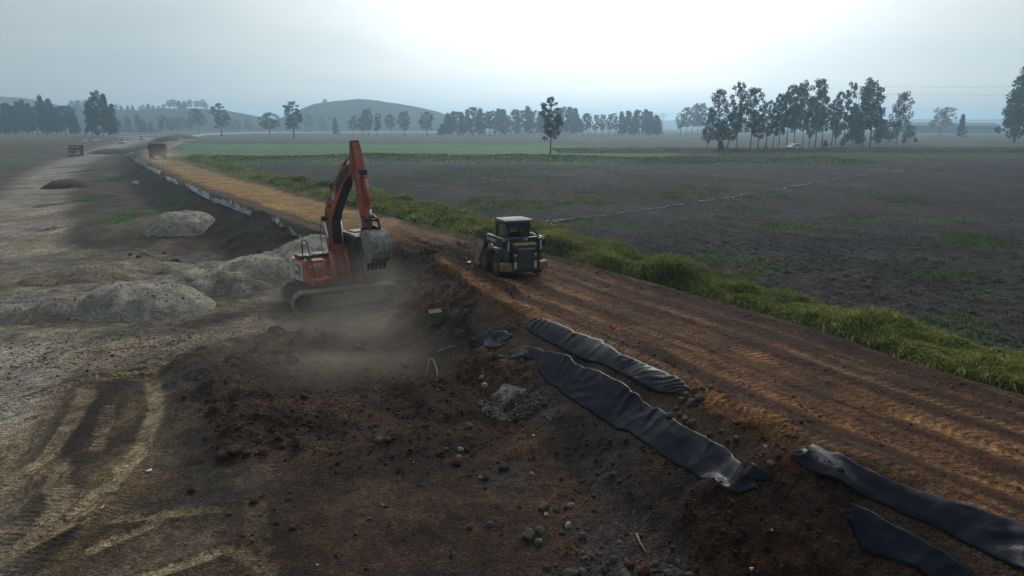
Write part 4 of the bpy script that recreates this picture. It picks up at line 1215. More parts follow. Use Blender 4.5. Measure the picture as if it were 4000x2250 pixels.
FAR = [([(486, 604), (500, 598), (522, 588)], [(490, 614), (505, 610), (525, 600)]), ([(500, 610), (536, 622), (575, 640)], [(506, 622), (536, 642), (575, 656)]),
       ([(550, 646), (590, 652), (632, 668)], [(560, 654), (596, 672), (622, 684)]), ([(644, 690), (668, 694), (696, 712)], [(648, 702), (670, 716), (692, 728)]),
       ([(722, 716), (770, 738), (826, 766)], [(724, 732), (770, 760), (816, 786)]), ([(826, 772), (870, 786), (930, 806), (984, 832)], [(826, 790), (880, 810), (930, 828), (976, 848)]),
       ([(1062, 858), (1090, 866), (1112, 890)], [(1066, 870), (1090, 886), (1106, 904)]), ([(1120, 900), (1145, 905), (1162, 915)], [(1126, 912), (1140, 920), (1158, 926)]),
       ([(1165, 915), (1200, 925), (1262, 955)], [(1170, 942), (1205, 965), (1262, 985)])]
for k, (a, b) in enumerate(FAR):
    plastic_sheet(a, b, '%s grey crumpled sheet from the far end along the embankment shoulder' % ORD[k], 420 + 10 * k, grey_plastic, fold=.28, wave=.45, lift=.05, diag=.5, tear=.75, even=.3)
FR = [([(655, 576), (672, 566), (690, 564)], [(658, 584), (676, 576), (692, 572)], 'nearest'), ([(682, 562), (700, 558), (716, 558)], [(690, 570), (704, 566), (716, 562)], 'second nearest'),
      ([(702, 540), (716, 532), (735, 529)], [(706, 546), (722, 538), (738, 534)], 'farthest')]
for k, (a, b, wd_) in enumerate(FR):
    plastic_sheet(a, b, '%s pale sheet strip on the road bend right of the dump truck' % wd_, 520 + 10 * k, grey_plastic, fold=.2, wave=.9, lift=.12, diag=.3, tear=.3)
# pale gravel track far behind the meadow
tr_m = paint('pale_gravel', (0.42, 0.41, 0.39), 0.9, 0, (0.3, 0.29, 0.27), 0.4, 0.2, 0.2)
tp = [at(*p, 0.2) for p in [(735, 536), (790, 528), (870, 524), (960, 521.5), (1100, 519.5), (1300, 518.5), (1500, 518), (1720, 517.5)]]
A = resample(tp, 60)
V = np.concatenate([A + np.array([[0, -7, 0.25]]), A + np.array([[0, 0, 0.7]]), A + np.array([[0, 7, 0.2]])])
ii = np.arange(180).reshape(3, 60)
F = np.stack([ii[:-1, :-1].ravel(), ii[:-1, 1:].ravel(), ii[1:, 1:].ravel(), ii[1:, :-1].ravel()], 1)
tag(link('gravel_track', np_mesh('gravel_track', V, F, tr_m, True)), kind='structure')

# ================================================================== grass, straw, weeds
grass_m = leaf_mat('grass_blades', 'tint', trans=0.55)
def blades(name, x, y, h, w, lean, tint, label=None, droop=0.35):
    n = len(x)
    z = height(x, y) - 0.02
    az = RNG.random(n) * 2 * math.pi
    la = RNG.random(n) * 2 * math.pi
    wx_ = np.cos(az) * w / 2; wy_ = np.sin(az) * w / 2
    lx = np.cos(la) * lean * h; ly = np.sin(la) * lean * h
    P = np.stack([x, y, z], 1)
    W = np.stack([wx_, wy_, 0 * x], 1)
    mid = P + np.stack([lx * .35, ly * .35, h * .62], 1)
    tip = P + np.stack([lx, ly, h * (1 - droop * np.clip(lean, 0, 1.5))], 1)
    V = np.stack([P - W, P + W, mid - W * .8, mid + W * .8, tip], 1).reshape(-1, 3)
    b = np.arange(n)[:, None] * 5
    F = np.concatenate([b + np.array([[0, 1, 3]]), b + np.array([[0, 3, 2]]), b + np.array([[2, 3, 4]])])
    T = np.repeat(tint, 5, axis=0)
    o = link(name, np_mesh(name, V, F, grass_m, False, {'tint': T}))
    tag(o, label, None, None, 'stuff')
    return o
RC = np.array([(p[0], p[1]) for p in ROAD]); RSEG = np.r_[0, np.cumsum(np.linalg.norm(np.diff(RC, axis=0), axis=1))]
def road_points(y0, y1, t0, t1, n):
    """random points in road coordinates to the right of the centreline"""
    s0, s1 = [np.interp(v, RC[1:, 1], RSEG[1:]) for v in (y0, y1)]
    s = RNG.uniform(s0, s1, n); t = RNG.uniform(t0, t1, n)
    cx = np.interp(s, RSEG, RC[:, 0]); cy_ = np.interp(s, RSEG, RC[:, 1])
    e = 1.0
    dx = np.interp(s + e, RSEG, RC[:, 0]) - np.interp(s - e, RSEG, RC[:, 0]); dy = np.interp(s + e, RSEG, RC[:, 1]) - np.interp(s - e, RSEG, RC[:, 1])
    L = np.hypot(dx, dy)
    return cx + dy / L * t, cy_ - dx / L * t
def gtint(n, x, y, base=(0.225, 0.250, 0.078)):
    k = fbm(x, y, 2.5, 2, 611)[:, None]; k2 = RNG.random((n, 1)); k3 = ss(0.1, 0.5, fbm(x, y, 5.0, 2, 613))[:, None]
    c = np.asarray(base)[None] * (0.45 + 0.95 * k2) * (1 + 0.25 * k)
    dry = np.array([[0.33, 0.285, 0.14]])
    c = c * (1 - 0.45 * k3 * k2) + dry * 0.45 * k3 * k2
    return c
for (y0, y1, n, wd, hh) in ((9.5, 34, 300000, .028, .36), (34, 70, 85000, .065, .40), (70, 128, 60000, .085, .45)):
    x, y = road_points(y0, y1, 2.6, 9.5, n)
    k = lookup(strip, x, y) > RNG.random(n) * 0.9 + 0.05
    x, y = x[k], y[k]; n = len(x)
    h = hh * (0.35 + 0.9 * RNG.random(n)) * np.clip(0.8 + 0.9 * fbm(x, y, 1.3, 2, 621), 0.3, 1.8)
    blades('verge_grass', x, y, h, wd * (0.7 + 0.6 * RNG.random(n)), 0.4 + 0.9 * RNG.random(n), gtint(n, x, y))
# straw and uprooted turf on the ploughed land
n = 200000
x, y = road_points(10, 62, 5, 44, n)
k = (lookup(straw, x, y) > RNG.random(n) * .9 + .1) & (y > 8)
x, y = x[k][:60000], y[k][:60000]; n = len(x)
tb = np.array([[0.21, 0.18, 0.115]]) * (0.5 + 0.8 * RNG.random((n, 1)))
blades('dry_straw', x, y, 0.10 + 0.16 * RNG.random(n), 0.022 + 0.012 * (y / 30), 0.8 + 0.8 * RNG.random(n), tb, droop=0.5)
n = 60000
x, y = road_points(10, 75, 5, 46, n)
k = lookup(weeds, x, y) > 0.35 + 0.4 * RNG.random(n)
cx_, cy_ = x[k][:900], y[k][:900]
m = 18
x = np.repeat(cx_, m) + RNG.normal(size=len(cx_) * m) * np.repeat(0.15 + 0.35 * RNG.random(len(cx_)), m)
y = np.repeat(cy_, m) + RNG.normal(size=len(x)) * 0.35
n = len(x)
blades('field_weeds', x, y, 0.07 + 0.12 * RNG.random(n), 0.022 + 0.02 * (y / 40), 0.4 + 0.8 * RNG.random(n), gtint(n, x, y, (0.075, 0.13, 0.03)))
n = 60000
x, y = road_points(10, 80, 5, 50, n)
k = (lookup(plough, x, y) > 0.6) & (fbm(x, y, 8, 3, 641) + 0.35 * RNG.normal(size=n) > 0.12)
x, y = x[k][:26000], y[k][:26000]; n = len(x)
blades('field_regrowth', x, y, 0.06 + 0.12 * RNG.random(n), 0.02 + 0.022 * (y / 40), 0.5 + 0.9 * RNG.random(n), gtint(n, x, y, (0.10, 0.13, 0.045)))
# weeds among the works
x = RNG.uniform(-70, 2, 260000); y = RNG.uniform(15, 135, 260000)
k = (lookup(green, x, y) > 0.3 + 0.5 * RNG.random(len(x))) & (lookup(pitland, x, y) > 0)
x, y = x[k][:16000], y[k][:16000]; n = len(x)
blades('works_weeds', x, y, 0.07 + 0.11 * RNG.random(n), 0.025 + 0.03 * (y / 60), 0.5 + 0.7 * RNG.random(n), gtint(n, x, y, (0.095, 0.15, 0.04)))
# rank grass on the ditch bank beyond the ploughed land
x = RNG.uniform(-60, 60, 16000); y = RNG.normal(size=16000) * 5 + 120
blades('ditch_grass', x, y, 0.25 + 0.6 * RNG.random(len(x)) * np.clip(0.3 + 1.2 * fbm(x, y, 7, 2, 631), 0.1, 1), 0.12 + 0 * x, 0.3 + 0.6 * RNG.random(len(x)), gtint(len(x), x, y, (0.10, 0.125, 0.045)))
x = RNG.uniform(10, 190, 22000); y = RNG.uniform(150, 182, 22000)
blades('field_edge_grass', x, y, 0.2 + 0.4 * RNG.random(len(x)), 0.12 + 0 * x, 0.3 + 0.6 * RNG.random(len(x)), gtint(len(x), x, y, (0.085, 0.11, 0.04)))

# ================================================================== stones
def ico(sub):
    bm = bmesh.new(); bmesh.ops.create_icosphere(bm, subdivisions=sub, radius=1.0)
    V = np.array([v.co[:] for v in bm.verts]); F = np.array([[v.index for v in f.verts] for f in bm.faces]); bm.free()
    return V, F
I1V, I1F = ico(1)
def rubble(name, x, y, r, tint, label=None):
    n = len(x)
    sc = 0.65 + 0.6 * RNG.random((n, 1, 3))
    jit = 1 + 0.28 * (RNG.random((n, 12, 1)) - .5)
    V = I1V[None] * jit * sc * r[:, None, None]
    a = RNG.random(n) * 6.28; b = RNG.random(n) * 6.28
    ca, sa = np.cos(a)[:, None], np.sin(a)[:, None]
    V = np.stack([V[:, :, 0] * ca - V[:, :, 1] * sa, V[:, :, 0] * sa + V[:, :, 1] * ca, V[:, :, 2]], 2)
    cb, sb = np.cos(b)[:, None], np.sin(b)[:, None]
    V = np.stack([V[:, :, 0], V[:, :, 1] * cb - V[:, :, 2] * sb, V[:, :, 1] * sb + V[:, :, 2] * cb], 2)
    z = height(x, y) + r * 0.15
    V += np.stack([x, y, z], 1)[:, None, :]
    F = (np.arange(n)[:, None, None] * 12 + I1F[None]).reshape(-1, 3)
    o = link(name, np_mesh(name, V.reshape(-1, 3), F, gm_near, False, {'soil': np.repeat(tint, 12, axis=0)}))
    tag(o, label, None, None, 'stuff')
def scatter(mask, n, x0, x1, y0, y1, keep):
    x = RNG.uniform(x0, x1, n); y = RNG.uniform(y0, y1, n)
    k = lookup(mask, x, y) > RNG.random(n)
    return x[k][:keep], y[k][:keep]
dens = np.clip(0.55 * rub + 0.9 * np.maximum(berm, heap2) + 0.7 * face + 0.22 * slope_m * (Y < 24) + graybot + 0.5 * redm + 0.2 * churn + 0.12 * pitlow + 0.3 * ash2, 0, 1) * (Y < 34) * keepf + 0.9 * np.clip(4 * film * keepf, 0, 1) * (film < 0.9)
x, y = scatter(dens, 200000, -9, 9, 8.5, 33, 13500)
n = len(x)
base = C.reshape(XX.shape + (3,))[np.clip(np.searchsorted(GY, y) - 1, 0, None), np.clip(np.searchsorted(GX, x) - 1, 0, None)]
grey = (RNG.random((n, 1)) < 0.05) * 1.0
tint = base * (1.25 + 1.3 * RNG.random((n, 1))) * (1 - grey) + grey * np.array([[0.13, 0.12, 0.105]]) * (0.5 + 0.8 * RNG.random((n, 1)))
rubble('soil_rubble', x, y, 0.010 + 0.045 * RNG.random(n) ** 6 + 0.008 * (y / 25), tint)
# pale grit on the road, in the gravel heaps and round the tiny heap
x, y = scatter((nearroad * 0.5 + 0.5 * churn) * keepf, 30000, -8, 13, 9, 40, 2600)
n = len(x)
rubble('road_grit', x, y, 0.012 + 0.03 * RNG.random(n) ** 3, np.array([[0.17, 0.12, 0.08]]) * (0.4 + 1.0 * RNG.random((n, 1))))
p = ground_at(1990, 1560)
a = RNG.random(900) * 6.28; q = 0.15 + 0.60 * RNG.random(900) ** 0.8
x = p.x + np.cos(a) * q * 1.1; y = p.y - 0.25 + np.sin(a) * q * .8
rubble('heap_stones', x, y, 0.02 + 0.035 * RNG.random(900) ** 2, np.array([[0.15, 0.138, 0.12]]) * (0.4 + 0.8 * RNG.random((900, 1))))
gx_, gy_, gz_ = [], [], []
for (pp, rx, ry, rot, h, us, xs, ys, zs) in PILES[:7]:
    k = RNG.choice(us, 450)
    gx_.append(xs[k]); gy_.append(ys[k]); gz_.append(zs[k])
x = np.concatenate(gx_); y = np.concatenate(gy_); z = np.concatenate(gz_); n = len(x)
_h = height
height_saved = height
def height(xx, yy, _z=z): return _z if len(np.atleast_1d(xx)) == len(_z) else height_saved(xx, yy)
rubble('gravel_stones', x, y, 0.014 + 0.04 * RNG.random(n) ** 4, np.array([[0.25, 0.23, 0.20]]) * (0.7 + 0.6 * RNG.random((n, 1))))
height = height_saved
x, y = scatter(tan * (1 - yel), 9000, -19, -3, 14, 32, 1800)
n = len(x)
rubble('yard_grit', x, y, 0.015 + 0.04 * RNG.random(n) ** 3, np.array([[0.24, 0.20, 0.15]]) * (0.5 + 1.0 * RNG.random((n, 1))))
x, y = scatter(plough * (1 - ss(22, 62, Y)), 60000, -6, 34, 11, 62, 3000)
n = len(x)
rubble('field_clods', x, y, 0.015 + 0.045 * RNG.random(n) ** 3, np.array([[0.046, 0.042, 0.042]]) * (0.6 + 0.9 * RNG.random((n, 1))))

rock_cols = dict(brown=(0.085, 0.050, 0.030), red=(0.085, 0.034, 0.018), grey=(0.105, 0.098, 0.085), pale=(0.30, 0.285, 0.255), dark=(0.045, 0.042, 0.042), tan=(0.15, 0.115, 0.08))
rock_m = {k: soil_lump_mat(k + '_rock', v) for k, v in rock_cols.items()}
ROCKV = []
for s in range(5):
    V, F = ico(3)
    o1 = np.array([mnoise.noise(Vector(v) * 1.1 + Vector((s * 7.1, 0, 3))) for v in V]); o2 = np.array([mnoise.noise(Vector(v) * 2.9 + Vector((s * 3.1, 5, 0))) for v in V])
    W = V * (1 + 0.45 * o1 + 0.16 * o2)[:, None] * np.array([[1.0, 0.82, 0.70]])
    # a few broken flat faces
    rs = np.random.default_rng(s + 50)
    for _ in range(5):
        d = rs.normal(size=3); d /= np.linalg.norm(d)
        q = W @ d; lim = 0.62
        W = W - np.maximum(q - lim, 0)[:, None] * d[None] * 0.9
    ROCKV.append((W, F))
ROCKM = {}
def rock(px, py, spx, colr, label, group=None, cat='rock', name='rock'):
    p = ground_at(px, py + spx * 0.3)
    r = max(0.03, spx * 0.56 * p.y / FOC)
    i = len(ROCKM) % 5 if (colr, px % 5) not in ROCKM else px % 5
    key = (colr, int(px) % 5)
    if key not in ROCKM:
        W, F = ROCKV[key[1]]
        ROCKM[key] = np_mesh(name, W, F, rock_m[colr], False)
    o = link(name, ROCKM[key], None, (p.x, p.y, p.z + r * 0.28), (random.uniform(-.4, .4), random.uniform(-.4, .4), random.uniform(0, 6.28)))
    o.scale = (r, r, r)
    tag(o, label, cat, group)
def rocks(lst, phrase, group, name='rock', cat='rock'):
    for i, (px, py, s, c) in enumerate(sorted(lst)):
        rock(px, py, s, c, '%s from the left %s' % (ORD[i], phrase), group, cat, name)
rocks([(873, 1770, 46, 'brown'), (924, 1750, 60, 'brown'), (967, 1763, 42, 'brown'), (1008, 1714, 32, 'brown'), (1030, 1758, 46, 'brown'), (1083, 1698, 38, 'brown'), (1107, 1736, 36, 'brown'), (1160, 1717, 54, 'brown')],
      'of the brown clods rowed up on the pit floor', 'brown clods rowed up on the pit floor', 'soil_clod', 'clod')
rock(919, 1413, 52, 'brown', 'big rounded brown clod on the left of the rubble ridge', None, 'clod', 'soil_clod')
rock(1136, 1398, 62, 'brown', 'biggest brown clod on the right of the rubble ridge', None, 'clod', 'soil_clod')
rock(1189, 1543, 34, 'dark', 'dark grey lump in the dust behind the clod row', None)
rock(1482, 1712, 42, 'tan', 'left clod of the tan pair in the middle of the pit', None, 'clod', 'soil_clod')
rock(1516, 1713, 36, 'brown', 'right clod of the tan pair in the middle of the pit', None, 'clod', 'soil_clod')
rock(751, 1908, 40, 'brown', 'brown clod beside the curved wheel track in the lower left', None, 'clod', 'soil_clod')
rock(994, 1947, 42, 'red', 'reddish clod below the row of brown clods', None, 'clod', 'soil_clod')
rock(720, 1545, 26, 'brown', 'brown clod at the left foot of the rubble ridge by the grey ash bed', None, 'clod', 'soil_clod')
rock(1436, 1359, 28, 'tan', 'right one of two dusty stones behind the rubble', None)
rock(1397, 1350, 26, 'tan', 'left one of two dusty stones behind the rubble', None)
rock(1797, 1750, 28, 'pale', 'upper of two white stones on the brown pit slope', None)
rock(1791, 1780, 24, 'pale', 'lower of two white stones on the brown pit slope', None)
rock(1822, 1752, 30, 'red', 'reddish stone touching the two white stones', None)
rock(1778, 1800, 42, 'red', 'flat reddish lump below the two white stones', None)
rock(1740, 1752, 28, 'grey', 'grey stone left of the two white stones', None)
rock(1712, 1762, 32, 'brown', 'brown stone farthest left beside the white stones', None)
rock(1830, 1658, 40, 'grey', 'grey boulder on the brown mound behind the white stones', None)
rock(1891, 1501, 32, 'pale', 'pale angular stone left of the tiny gravel heap', None)
rock(1880, 1471, 20, 'pale', 'small white stone above the tiny gravel heap', None)
rock(1932, 1388, 34, 'red', 'reddish stone just below the small apart black sheet', None)
rock(1955, 1390, 26, 'grey', 'grey stone right of the reddish one below the apart sheet', None)
rock(1968, 1818, 50, 'dark', 'dark stone in the hollow at the foot of the slope', None)
rock(2077, 1846, 22, 'pale', 'white pebble on the slope foot, above the grey stone scatter', None)
rock(1875, 1863, 16, 'pale', 'white pebble beside a red lump near the hollow', None)
rock(1897, 1864, 32, 'red', 'red lump beside the white pebble near the hollow', None)
rock(2134, 2006, 24, 'pale', 'flat pale stone below the grey boulder at the slope foot', None)
rock(2220, 2046, 34, 'pale', 'upright whitish stone near the bottom of the picture', None)
rock(2104, 2110, 38, 'tan', 'tan stone in front of the dark boulder pair', None)
rocks([(2066, 2080, 64, 'grey'), (2108, 2064, 46, 'grey'), (2126, 1973, 52, 'grey'), (1911, 2043, 34, 'grey'), (2270, 2086, 40, 'grey'), (2195, 2075, 28, 'grey'), (2175, 1985, 30, 'grey'), (2230, 1968, 30, 'pale')],
      'of the grey boulders strewn at the slope foot', 'grey boulders at the slope foot')
rocks([(2229, 2232, 74, 'grey'), (2275, 2230, 52, 'grey'), (2400, 2178, 42, 'grey'), (2438, 2236, 72, 'grey'), (2462, 2200, 48, 'red'), (2516, 2222, 62, 'red'), (2560, 2195, 36, 'grey'), (2610, 2230, 44, 'grey'), (2650, 2190, 30, 'grey'), (2135, 2215, 36, 'brown'), (2340, 2160, 26, 'grey'), (2720, 2215, 34, 'red'), (2690, 2240, 40, 'grey')],
      'of the boulders along the bottom edge', 'boulders along the bottom edge')
rocks([(2710, 1518, 30, 'grey'), (2733, 1545, 44, 'grey'), (2700, 1565, 38, 'grey'), (2777, 1508, 28, 'tan'), (2662, 1556, 30, 'grey'), (2745, 1512, 24, 'grey'), (2680, 1535, 24, 'tan')],
      'of the grey stones at the lower end of the glossy sheet', 'stones at the lower end of the glossy sheet')
rocks([(2617, 1616, 34, 'grey'), (2652, 1612, 26, 'grey'), (2676, 1630, 30, 'tan'), (2702, 1644, 36, 'grey'), (2640, 1590, 22, 'grey'), (2770, 1690, 24, 'grey'), (2815, 1680, 22, 'grey'), (2876, 1708, 30, 'grey'), (2840, 1720, 22, 'brown')],
      'of the stones between the two parallel black strips', 'stones between the black strips')
rock(3010, 1803, 34, 'tan', 'tan stone at the end of the long lower strip', None)
rock(2990, 1742, 24, 'pale', 'flat pale stone on the slope above the long strip end', None)
rock(2850, 1998, 18, 'grey', 'small grey stone on the reddish mound, left side', None)
rock(3015, 2072, 14, 'pale', 'tiny pale stone in the middle of the reddish mound', None)
rocks([(640, 985, 18, 'tan'), (560, 985, 26, 'pale'), (540, 1000, 20, 'tan'), (580, 992, 22, 'pale'), (510, 990, 20, 'tan'), (600, 1000, 18, 'pale')], 'of the pale stones dumped behind the spoil mounds', 'pale stones behind the spoil mounds')
rock(690, 1022, 46, 'dark', 'black lump beside the grey gravel pile', None)
rock(530, 715, 34, 'pale', 'pale rubble lump on the embankment foot left of the grey sheets', None)

# ================================================================== small things on the ground
concrete = paint('concrete', (0.10, 0.090, 0.075), 0.9, 0, (0.12, 0.10, 0.08), 0.6, 5, 0.2, .5)
p = ground_at(1702, 1268)
mb = MB().box((0, 0, .22), (.44, .40, .44), None, .03)
o = mb.build('concrete_block', concrete, None, (p.x, p.y + .15, p.z), (R(3), R(-4), R(14)))
tag(o, 'square concrete block at the foot of the broken bank right of the excavator', 'concrete block')
wood = paint('dry_wood', (0.19, 0.17, 0.14), 0.9, 0, (0.16, 0.14, 0.12), 0.5, 8, .2)
def stick(pxs, lifts, r, label, name='dead_branch', mat=None, group=None):
    P = []
    for (q, l) in zip(pxs, lifts):
        g = ground_at(*q); P.append((g.x, g.y, g.z + l))
    rad = [r * (1 - .5 * i / (len(P) - 1)) for i in range(len(P))]
    o = MB().tube(P, rad, 6).build(name, mat or wood)
    tag(o, label, 'branch' if name == 'dead_branch' else 'pole', group)
stick([(1709, 1490), (1706, 1455), (1692, 1428), (1680, 1424)], [.02, .12, .2, .2], .028, 'bent pale branch standing out of the ash, right piece')
stick([(1664, 1468), (1672, 1440), (1678, 1424)], [.02, .1, .2], .02, 'bent pale branch standing out of the ash, left piece')
stick([(2486, 2095), (2500, 2130), (2520, 2165), (2560, 2180), (2580, 2210)], [.06, .05, .06, .05, .02], .022, 'grey dead branch lying among stones at the bottom')
stick([(1712, 1378), (1740, 1368), (1780, 1355)], [.03, .06, .05], .03, 'dark driftwood piece beside the grass tuft under the bank')
polem = paint('grey_pole', (0.16, 0.16, 0.155), 0.7, 0, (0.09, 0.085, 0.08), 0.5, 5, .3)
for k in range(12):
    a = (1478 + 5 * k + random.uniform(-4, 4), 1134 - 1.5 * k); b = (1545 + 7 * k * .8 + random.uniform(-6, 6), 1088 + 3.5 * k)
    ga = ground_at(*a); gb = ground_at(*b)
    P = [(ga.x, ga.y, ga.z + .18 + .012 * k), ((ga.x + gb.x) / 2, (ga.y + gb.y) / 2, (ga.z + gb.z) / 2 + .22 + .012 * k), (gb.x, gb.y, gb.z + .2 + .012 * k)]
    o = MB().tube(P, .018, 6).build('thin_pole', polem)
    tag(o, '%s from the left of the thin grey poles fanned out behind the excavator track' % ORD[k], 'pole', 'fan of thin poles')
scrap_m = paint('white_scrap', (0.55, 0.55, 0.56), 0.5, 0, (0.3, 0.28, 0.26), 0.4, 9)
def scrap(px, py, s, label, tri=False):
    p = ground_at(px, py)
    r = s * .5 * p.y / FOC
    rs = random.Random(px)
    mb = MB()
    if tri:
        mb.prism([(-r, 0), (r, 0), (0, -1.7 * r)], -.01, .01)
    else:
        n = 7
        c = (0, 0, r * .5)
        ring = [(math.cos(6.28 * i / n) * r * rs.uniform(.6, 1.3), math.sin(6.28 * i / n) * r * rs.uniform(.6, 1.3), r * rs.uniform(0, .5)) for i in range(n)]
        mb.sheet([(c, ring[i], ring[(i + 1) % n]) for i in range(n)])
    o = mb.build('paper_scrap', scrap_m, None, (p.x, p.y, p.z + (.02 if not tri else 1.7 * r)), (0, 0, rs.uniform(0, 6)) if not tri else (0, 0, .2))
    tag(o, label, 'scrap')
scrap(585, 1842, 26, 'white crumpled scrap in the wheel marks at the lower left')
scrap(399, 1985, 18, 'white scrap below the curved wheel track')
scrap(447, 1880, 14, 'small white scrap lying in the curved wheel track')
scrap(2935, 2230, 20, 'white triangular marker at the bottom edge', True)
scrap(2085, 1705, 14, 'small whitish scrap on the ash slope below the long strip')
scrap(1832, 1027, 18, 'white scrap just in front of the loader bucket')
scrap(1240, 2210, 10, 'tiny white scrap at the bottom edge left of the middle')
# irrigation hoses on the field
hose_m = paint('pale_hose', (0.20, 0.20, 0.20), 0.6, 0, (0.3, 0.28, 0.26), 0.4, 3)
def hose(pl, r, label):
    G = [ground_at(*q) for q in pl]; r = r * .8
    A = resample(G, max(12, len(pl) * 8))
    P = [(a[0] + .10 * math.sin(i * .9), a[1] + .3 * math.sin(i * 1.3 + 1), hz(a[0], a[1]) + r + .05) for i, a in enumerate(A)]
    tag(MB().tube(P, r, 5).build('irrigation_hose', hose_m), label, 'hose', 'hoses lying on the field')
hose([(2062, 892), (2110, 884), (2170, 866)], .04, 'short hose behind the skid loader cab, lower one')
hose([(2050, 873), (2120, 870), (2190, 864)], .04, 'short hose behind the skid loader cab, upper one')
hose([(2170, 866), (2280, 855), (2408, 839), (2540, 818), (2672, 800)], .045, 'pale hose across the ploughed field, piece nearest the skid loader')
hose([(2726, 792), (2788, 784)], .05, 'short middle piece of the pale hose across the ploughed field')
hose([(2819, 779), (2860, 774), (2916, 761), (2955, 759)], .05, 'wavy piece of the pale hose right of the middle of the field')
hose([(3000, 753), (3128, 725), (3248, 707), (3369, 688), (3524, 672), (3675, 650)], .055, 'long far piece of the pale hose towards the right trees')
hose([(1540, 740), (1680, 728), (1840, 716), (1994, 705)], .04, 'thin faint hose right of the excavator arm')
hose([(2110, 696), (2270, 684), (2427, 668), (2757, 645), (2994, 627)], .05, 'thin faint hose in the farther part of the ploughed field')

# ================================================================== excavator
orange = paint('orange_paint', (0.46, 0.085, 0.030), 0.45, 0, (0.16, 0.085, 0.05), 0.75, 2.2)
orange_dirty = paint('orange_paint_muddy', (0.42, 0.085, 0.032), 0.55, 0, (0.10, 0.065, 0.045), 0.9, 1.6)
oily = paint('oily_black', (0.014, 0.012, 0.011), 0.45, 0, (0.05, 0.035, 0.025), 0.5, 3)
dark_steel = paint('dark_steel', (0.055, 0.052, 0.05), 0.6, 0.3, (0.12, 0.095, 0.07), 0.7, 4)
worn_steel = paint('worn_steel', (0.30, 0.275, 0.245), 0.7, 0.1, (0.11, 0.085, 0.06), 0.8, 4, bump=.3)
chrome = paint('chrome_rod', (0.62, 0.63, 0.65), 0.18, 1.0, (0.4, 0.38, 0.35), 0.2, 6)
white_p = paint('white_paint', (0.55, 0.56, 0.57), 0.5, 0, (0.25, 0.22, 0.18), 0.6, 3)
black_p = paint('black_paint', (0.020, 0.021, 0.023), 0.35, 0, (0.07, 0.06, 0.05), 0.5, 4)
glass = paint('dusty_glass', (0.05, 0.07, 0.075), 0.12, 0, (0.16, 0.15, 0.13), 0.5, 2, 0.6)
track_m = paint('track_steel', (0.17, 0.15, 0.12), 0.75, 0.1, (0.22, 0.185, 0.135), 0.95, 6, bump=.4)
letter_w = paint('lettering_white', (0.60, 0.60, 0.60), 0.6, 0, (0.4, 0.36, 0.32), 0.4, 8)
def slab(mb, poly, z0, z1, bev=0.0):
    """polygon in plan extruded upwards"""
    M = Matrix(((1, 0, 0, 0), (0, 0, 1, 0), (0, 1, 0, 0), (0, 0, 0, 1)))
    return mb.prism(poly, z0, z1, M, bev)
EX = Vector((-7.21, 27.86, PIT + 0.02))
YT, YU = R(28.6), R(-50)
ex = empty('excavator', EX, 'orange tracked excavator with its arm raised and bucket hanging in the dust', 'excavator')
rt = (0, 0, YT); ru = (0, 0, YU)
# undercarriage
shoe = MB().box((0, 0, .015), (.178, .60, .03)).box((-.06, 0, .045), (.018, .60, .035)).box((.03, 0, .045), (.018, .60, .035)).mesh('track_shoe', track_m)
LC, RR = 1.74, 0.42
per = 4 * LC + 2 * math.pi * RR
for s in (-1, 1):
    mb = MB()
    n = 60
    prof = []
    for i in range(n):
        a = 2 * math.pi * i / n
        cx = LC if math.cos(a) > 0 else -LC
        prof.append((cx + math.cos(a) * (RR - .02), .47 + math.sin(a) * (RR - .02)))
    inner = [(p[0] * .985, .47 + (p[1] - .47) * .86) for p in prof]
    for y0, y1 in ((-.10, .10),):
        for i in range(n):
            j = (i + 1) % n
            mb.sheet([[(prof[i][0], y0, prof[i][1]), (prof[j][0], y0, prof[j][1]), (prof[j][0], y1, prof[j][1]), (prof[i][0], y1, prof[i][1])],
                      [(prof[i][0], y0, prof[i][1]), (inner[i][0], y0, inner[i][1]), (inner[j][0], y0, inner[j][1]), (prof[j][0], y0, prof[j][1])],
                      [(prof[j][0], y1, prof[j][1]), (inner[j][0], y1, inner[j][1]), (inner[i][0], y1, inner[i][1]), (prof[i][0], y1, prof[i][1])]])
    Mt = Matrix.Rotation(YT, 4, 'Z')
    loc = Mt @ Vector((0, s * 1.19, 0))
    tr = mb.build('track', track_m, ex, loc, rt)
    for k in range(48):
        d = (k + .5) / 48 * per
        if d < 2 * LC: px_, pz_, an = -LC + d, .47 + RR, 0.0
        elif d < 2 * LC + math.pi * RR:
            t = (d - 2 * LC) / RR; px_, pz_, an = LC + math.sin(t) * RR, .47 + math.cos(t) * RR, t
        elif d < 4 * LC + math.pi * RR: px_, pz_, an = LC - (d - 2 * LC - math.pi * RR), .47 - RR, math.pi
        else:
            t = (d - 4 * LC - math.pi * RR) / RR; px_, pz_, an = -LC - math.sin(t) * RR, .47 - math.cos(t) * RR, math.pi + t
        link('track_shoe', shoe, tr, (px_, 0, pz_), (0, an, 0))
    MB().cyl((-LC, -.16, .47), (-LC, .16, .47), .33, .33, 24).cyl((-LC, -.2, .47), (-LC, .2, .47), .17, .17, 16).build('sprocket', dark_steel, tr)
    MB().cyl((LC, -.14, .47), (LC, .14, .47), .35, .35, 24).cyl((LC, -.19, .47), (LC, .19, .47), .12, .12, 16).build('idler', dark_steel, tr)
    for k in range(7):
        xx = -1.35 + k * .45
        MB().cyl((xx, -.2, .17), (xx, .2, .17), .10, .10, 14).build('roller', dark_steel, tr)
    MB().prism([(-1.5, .26), (1.4, .26), (1.55, .42), (1.4, .72), (.9, .78), (-1.0, .78), (-1.5, .66)], -.25, .25, None, .03).box((.5, s * -.0 - .26, .52), (.16, .02, .16)).build('track_frame', track_m, tr)
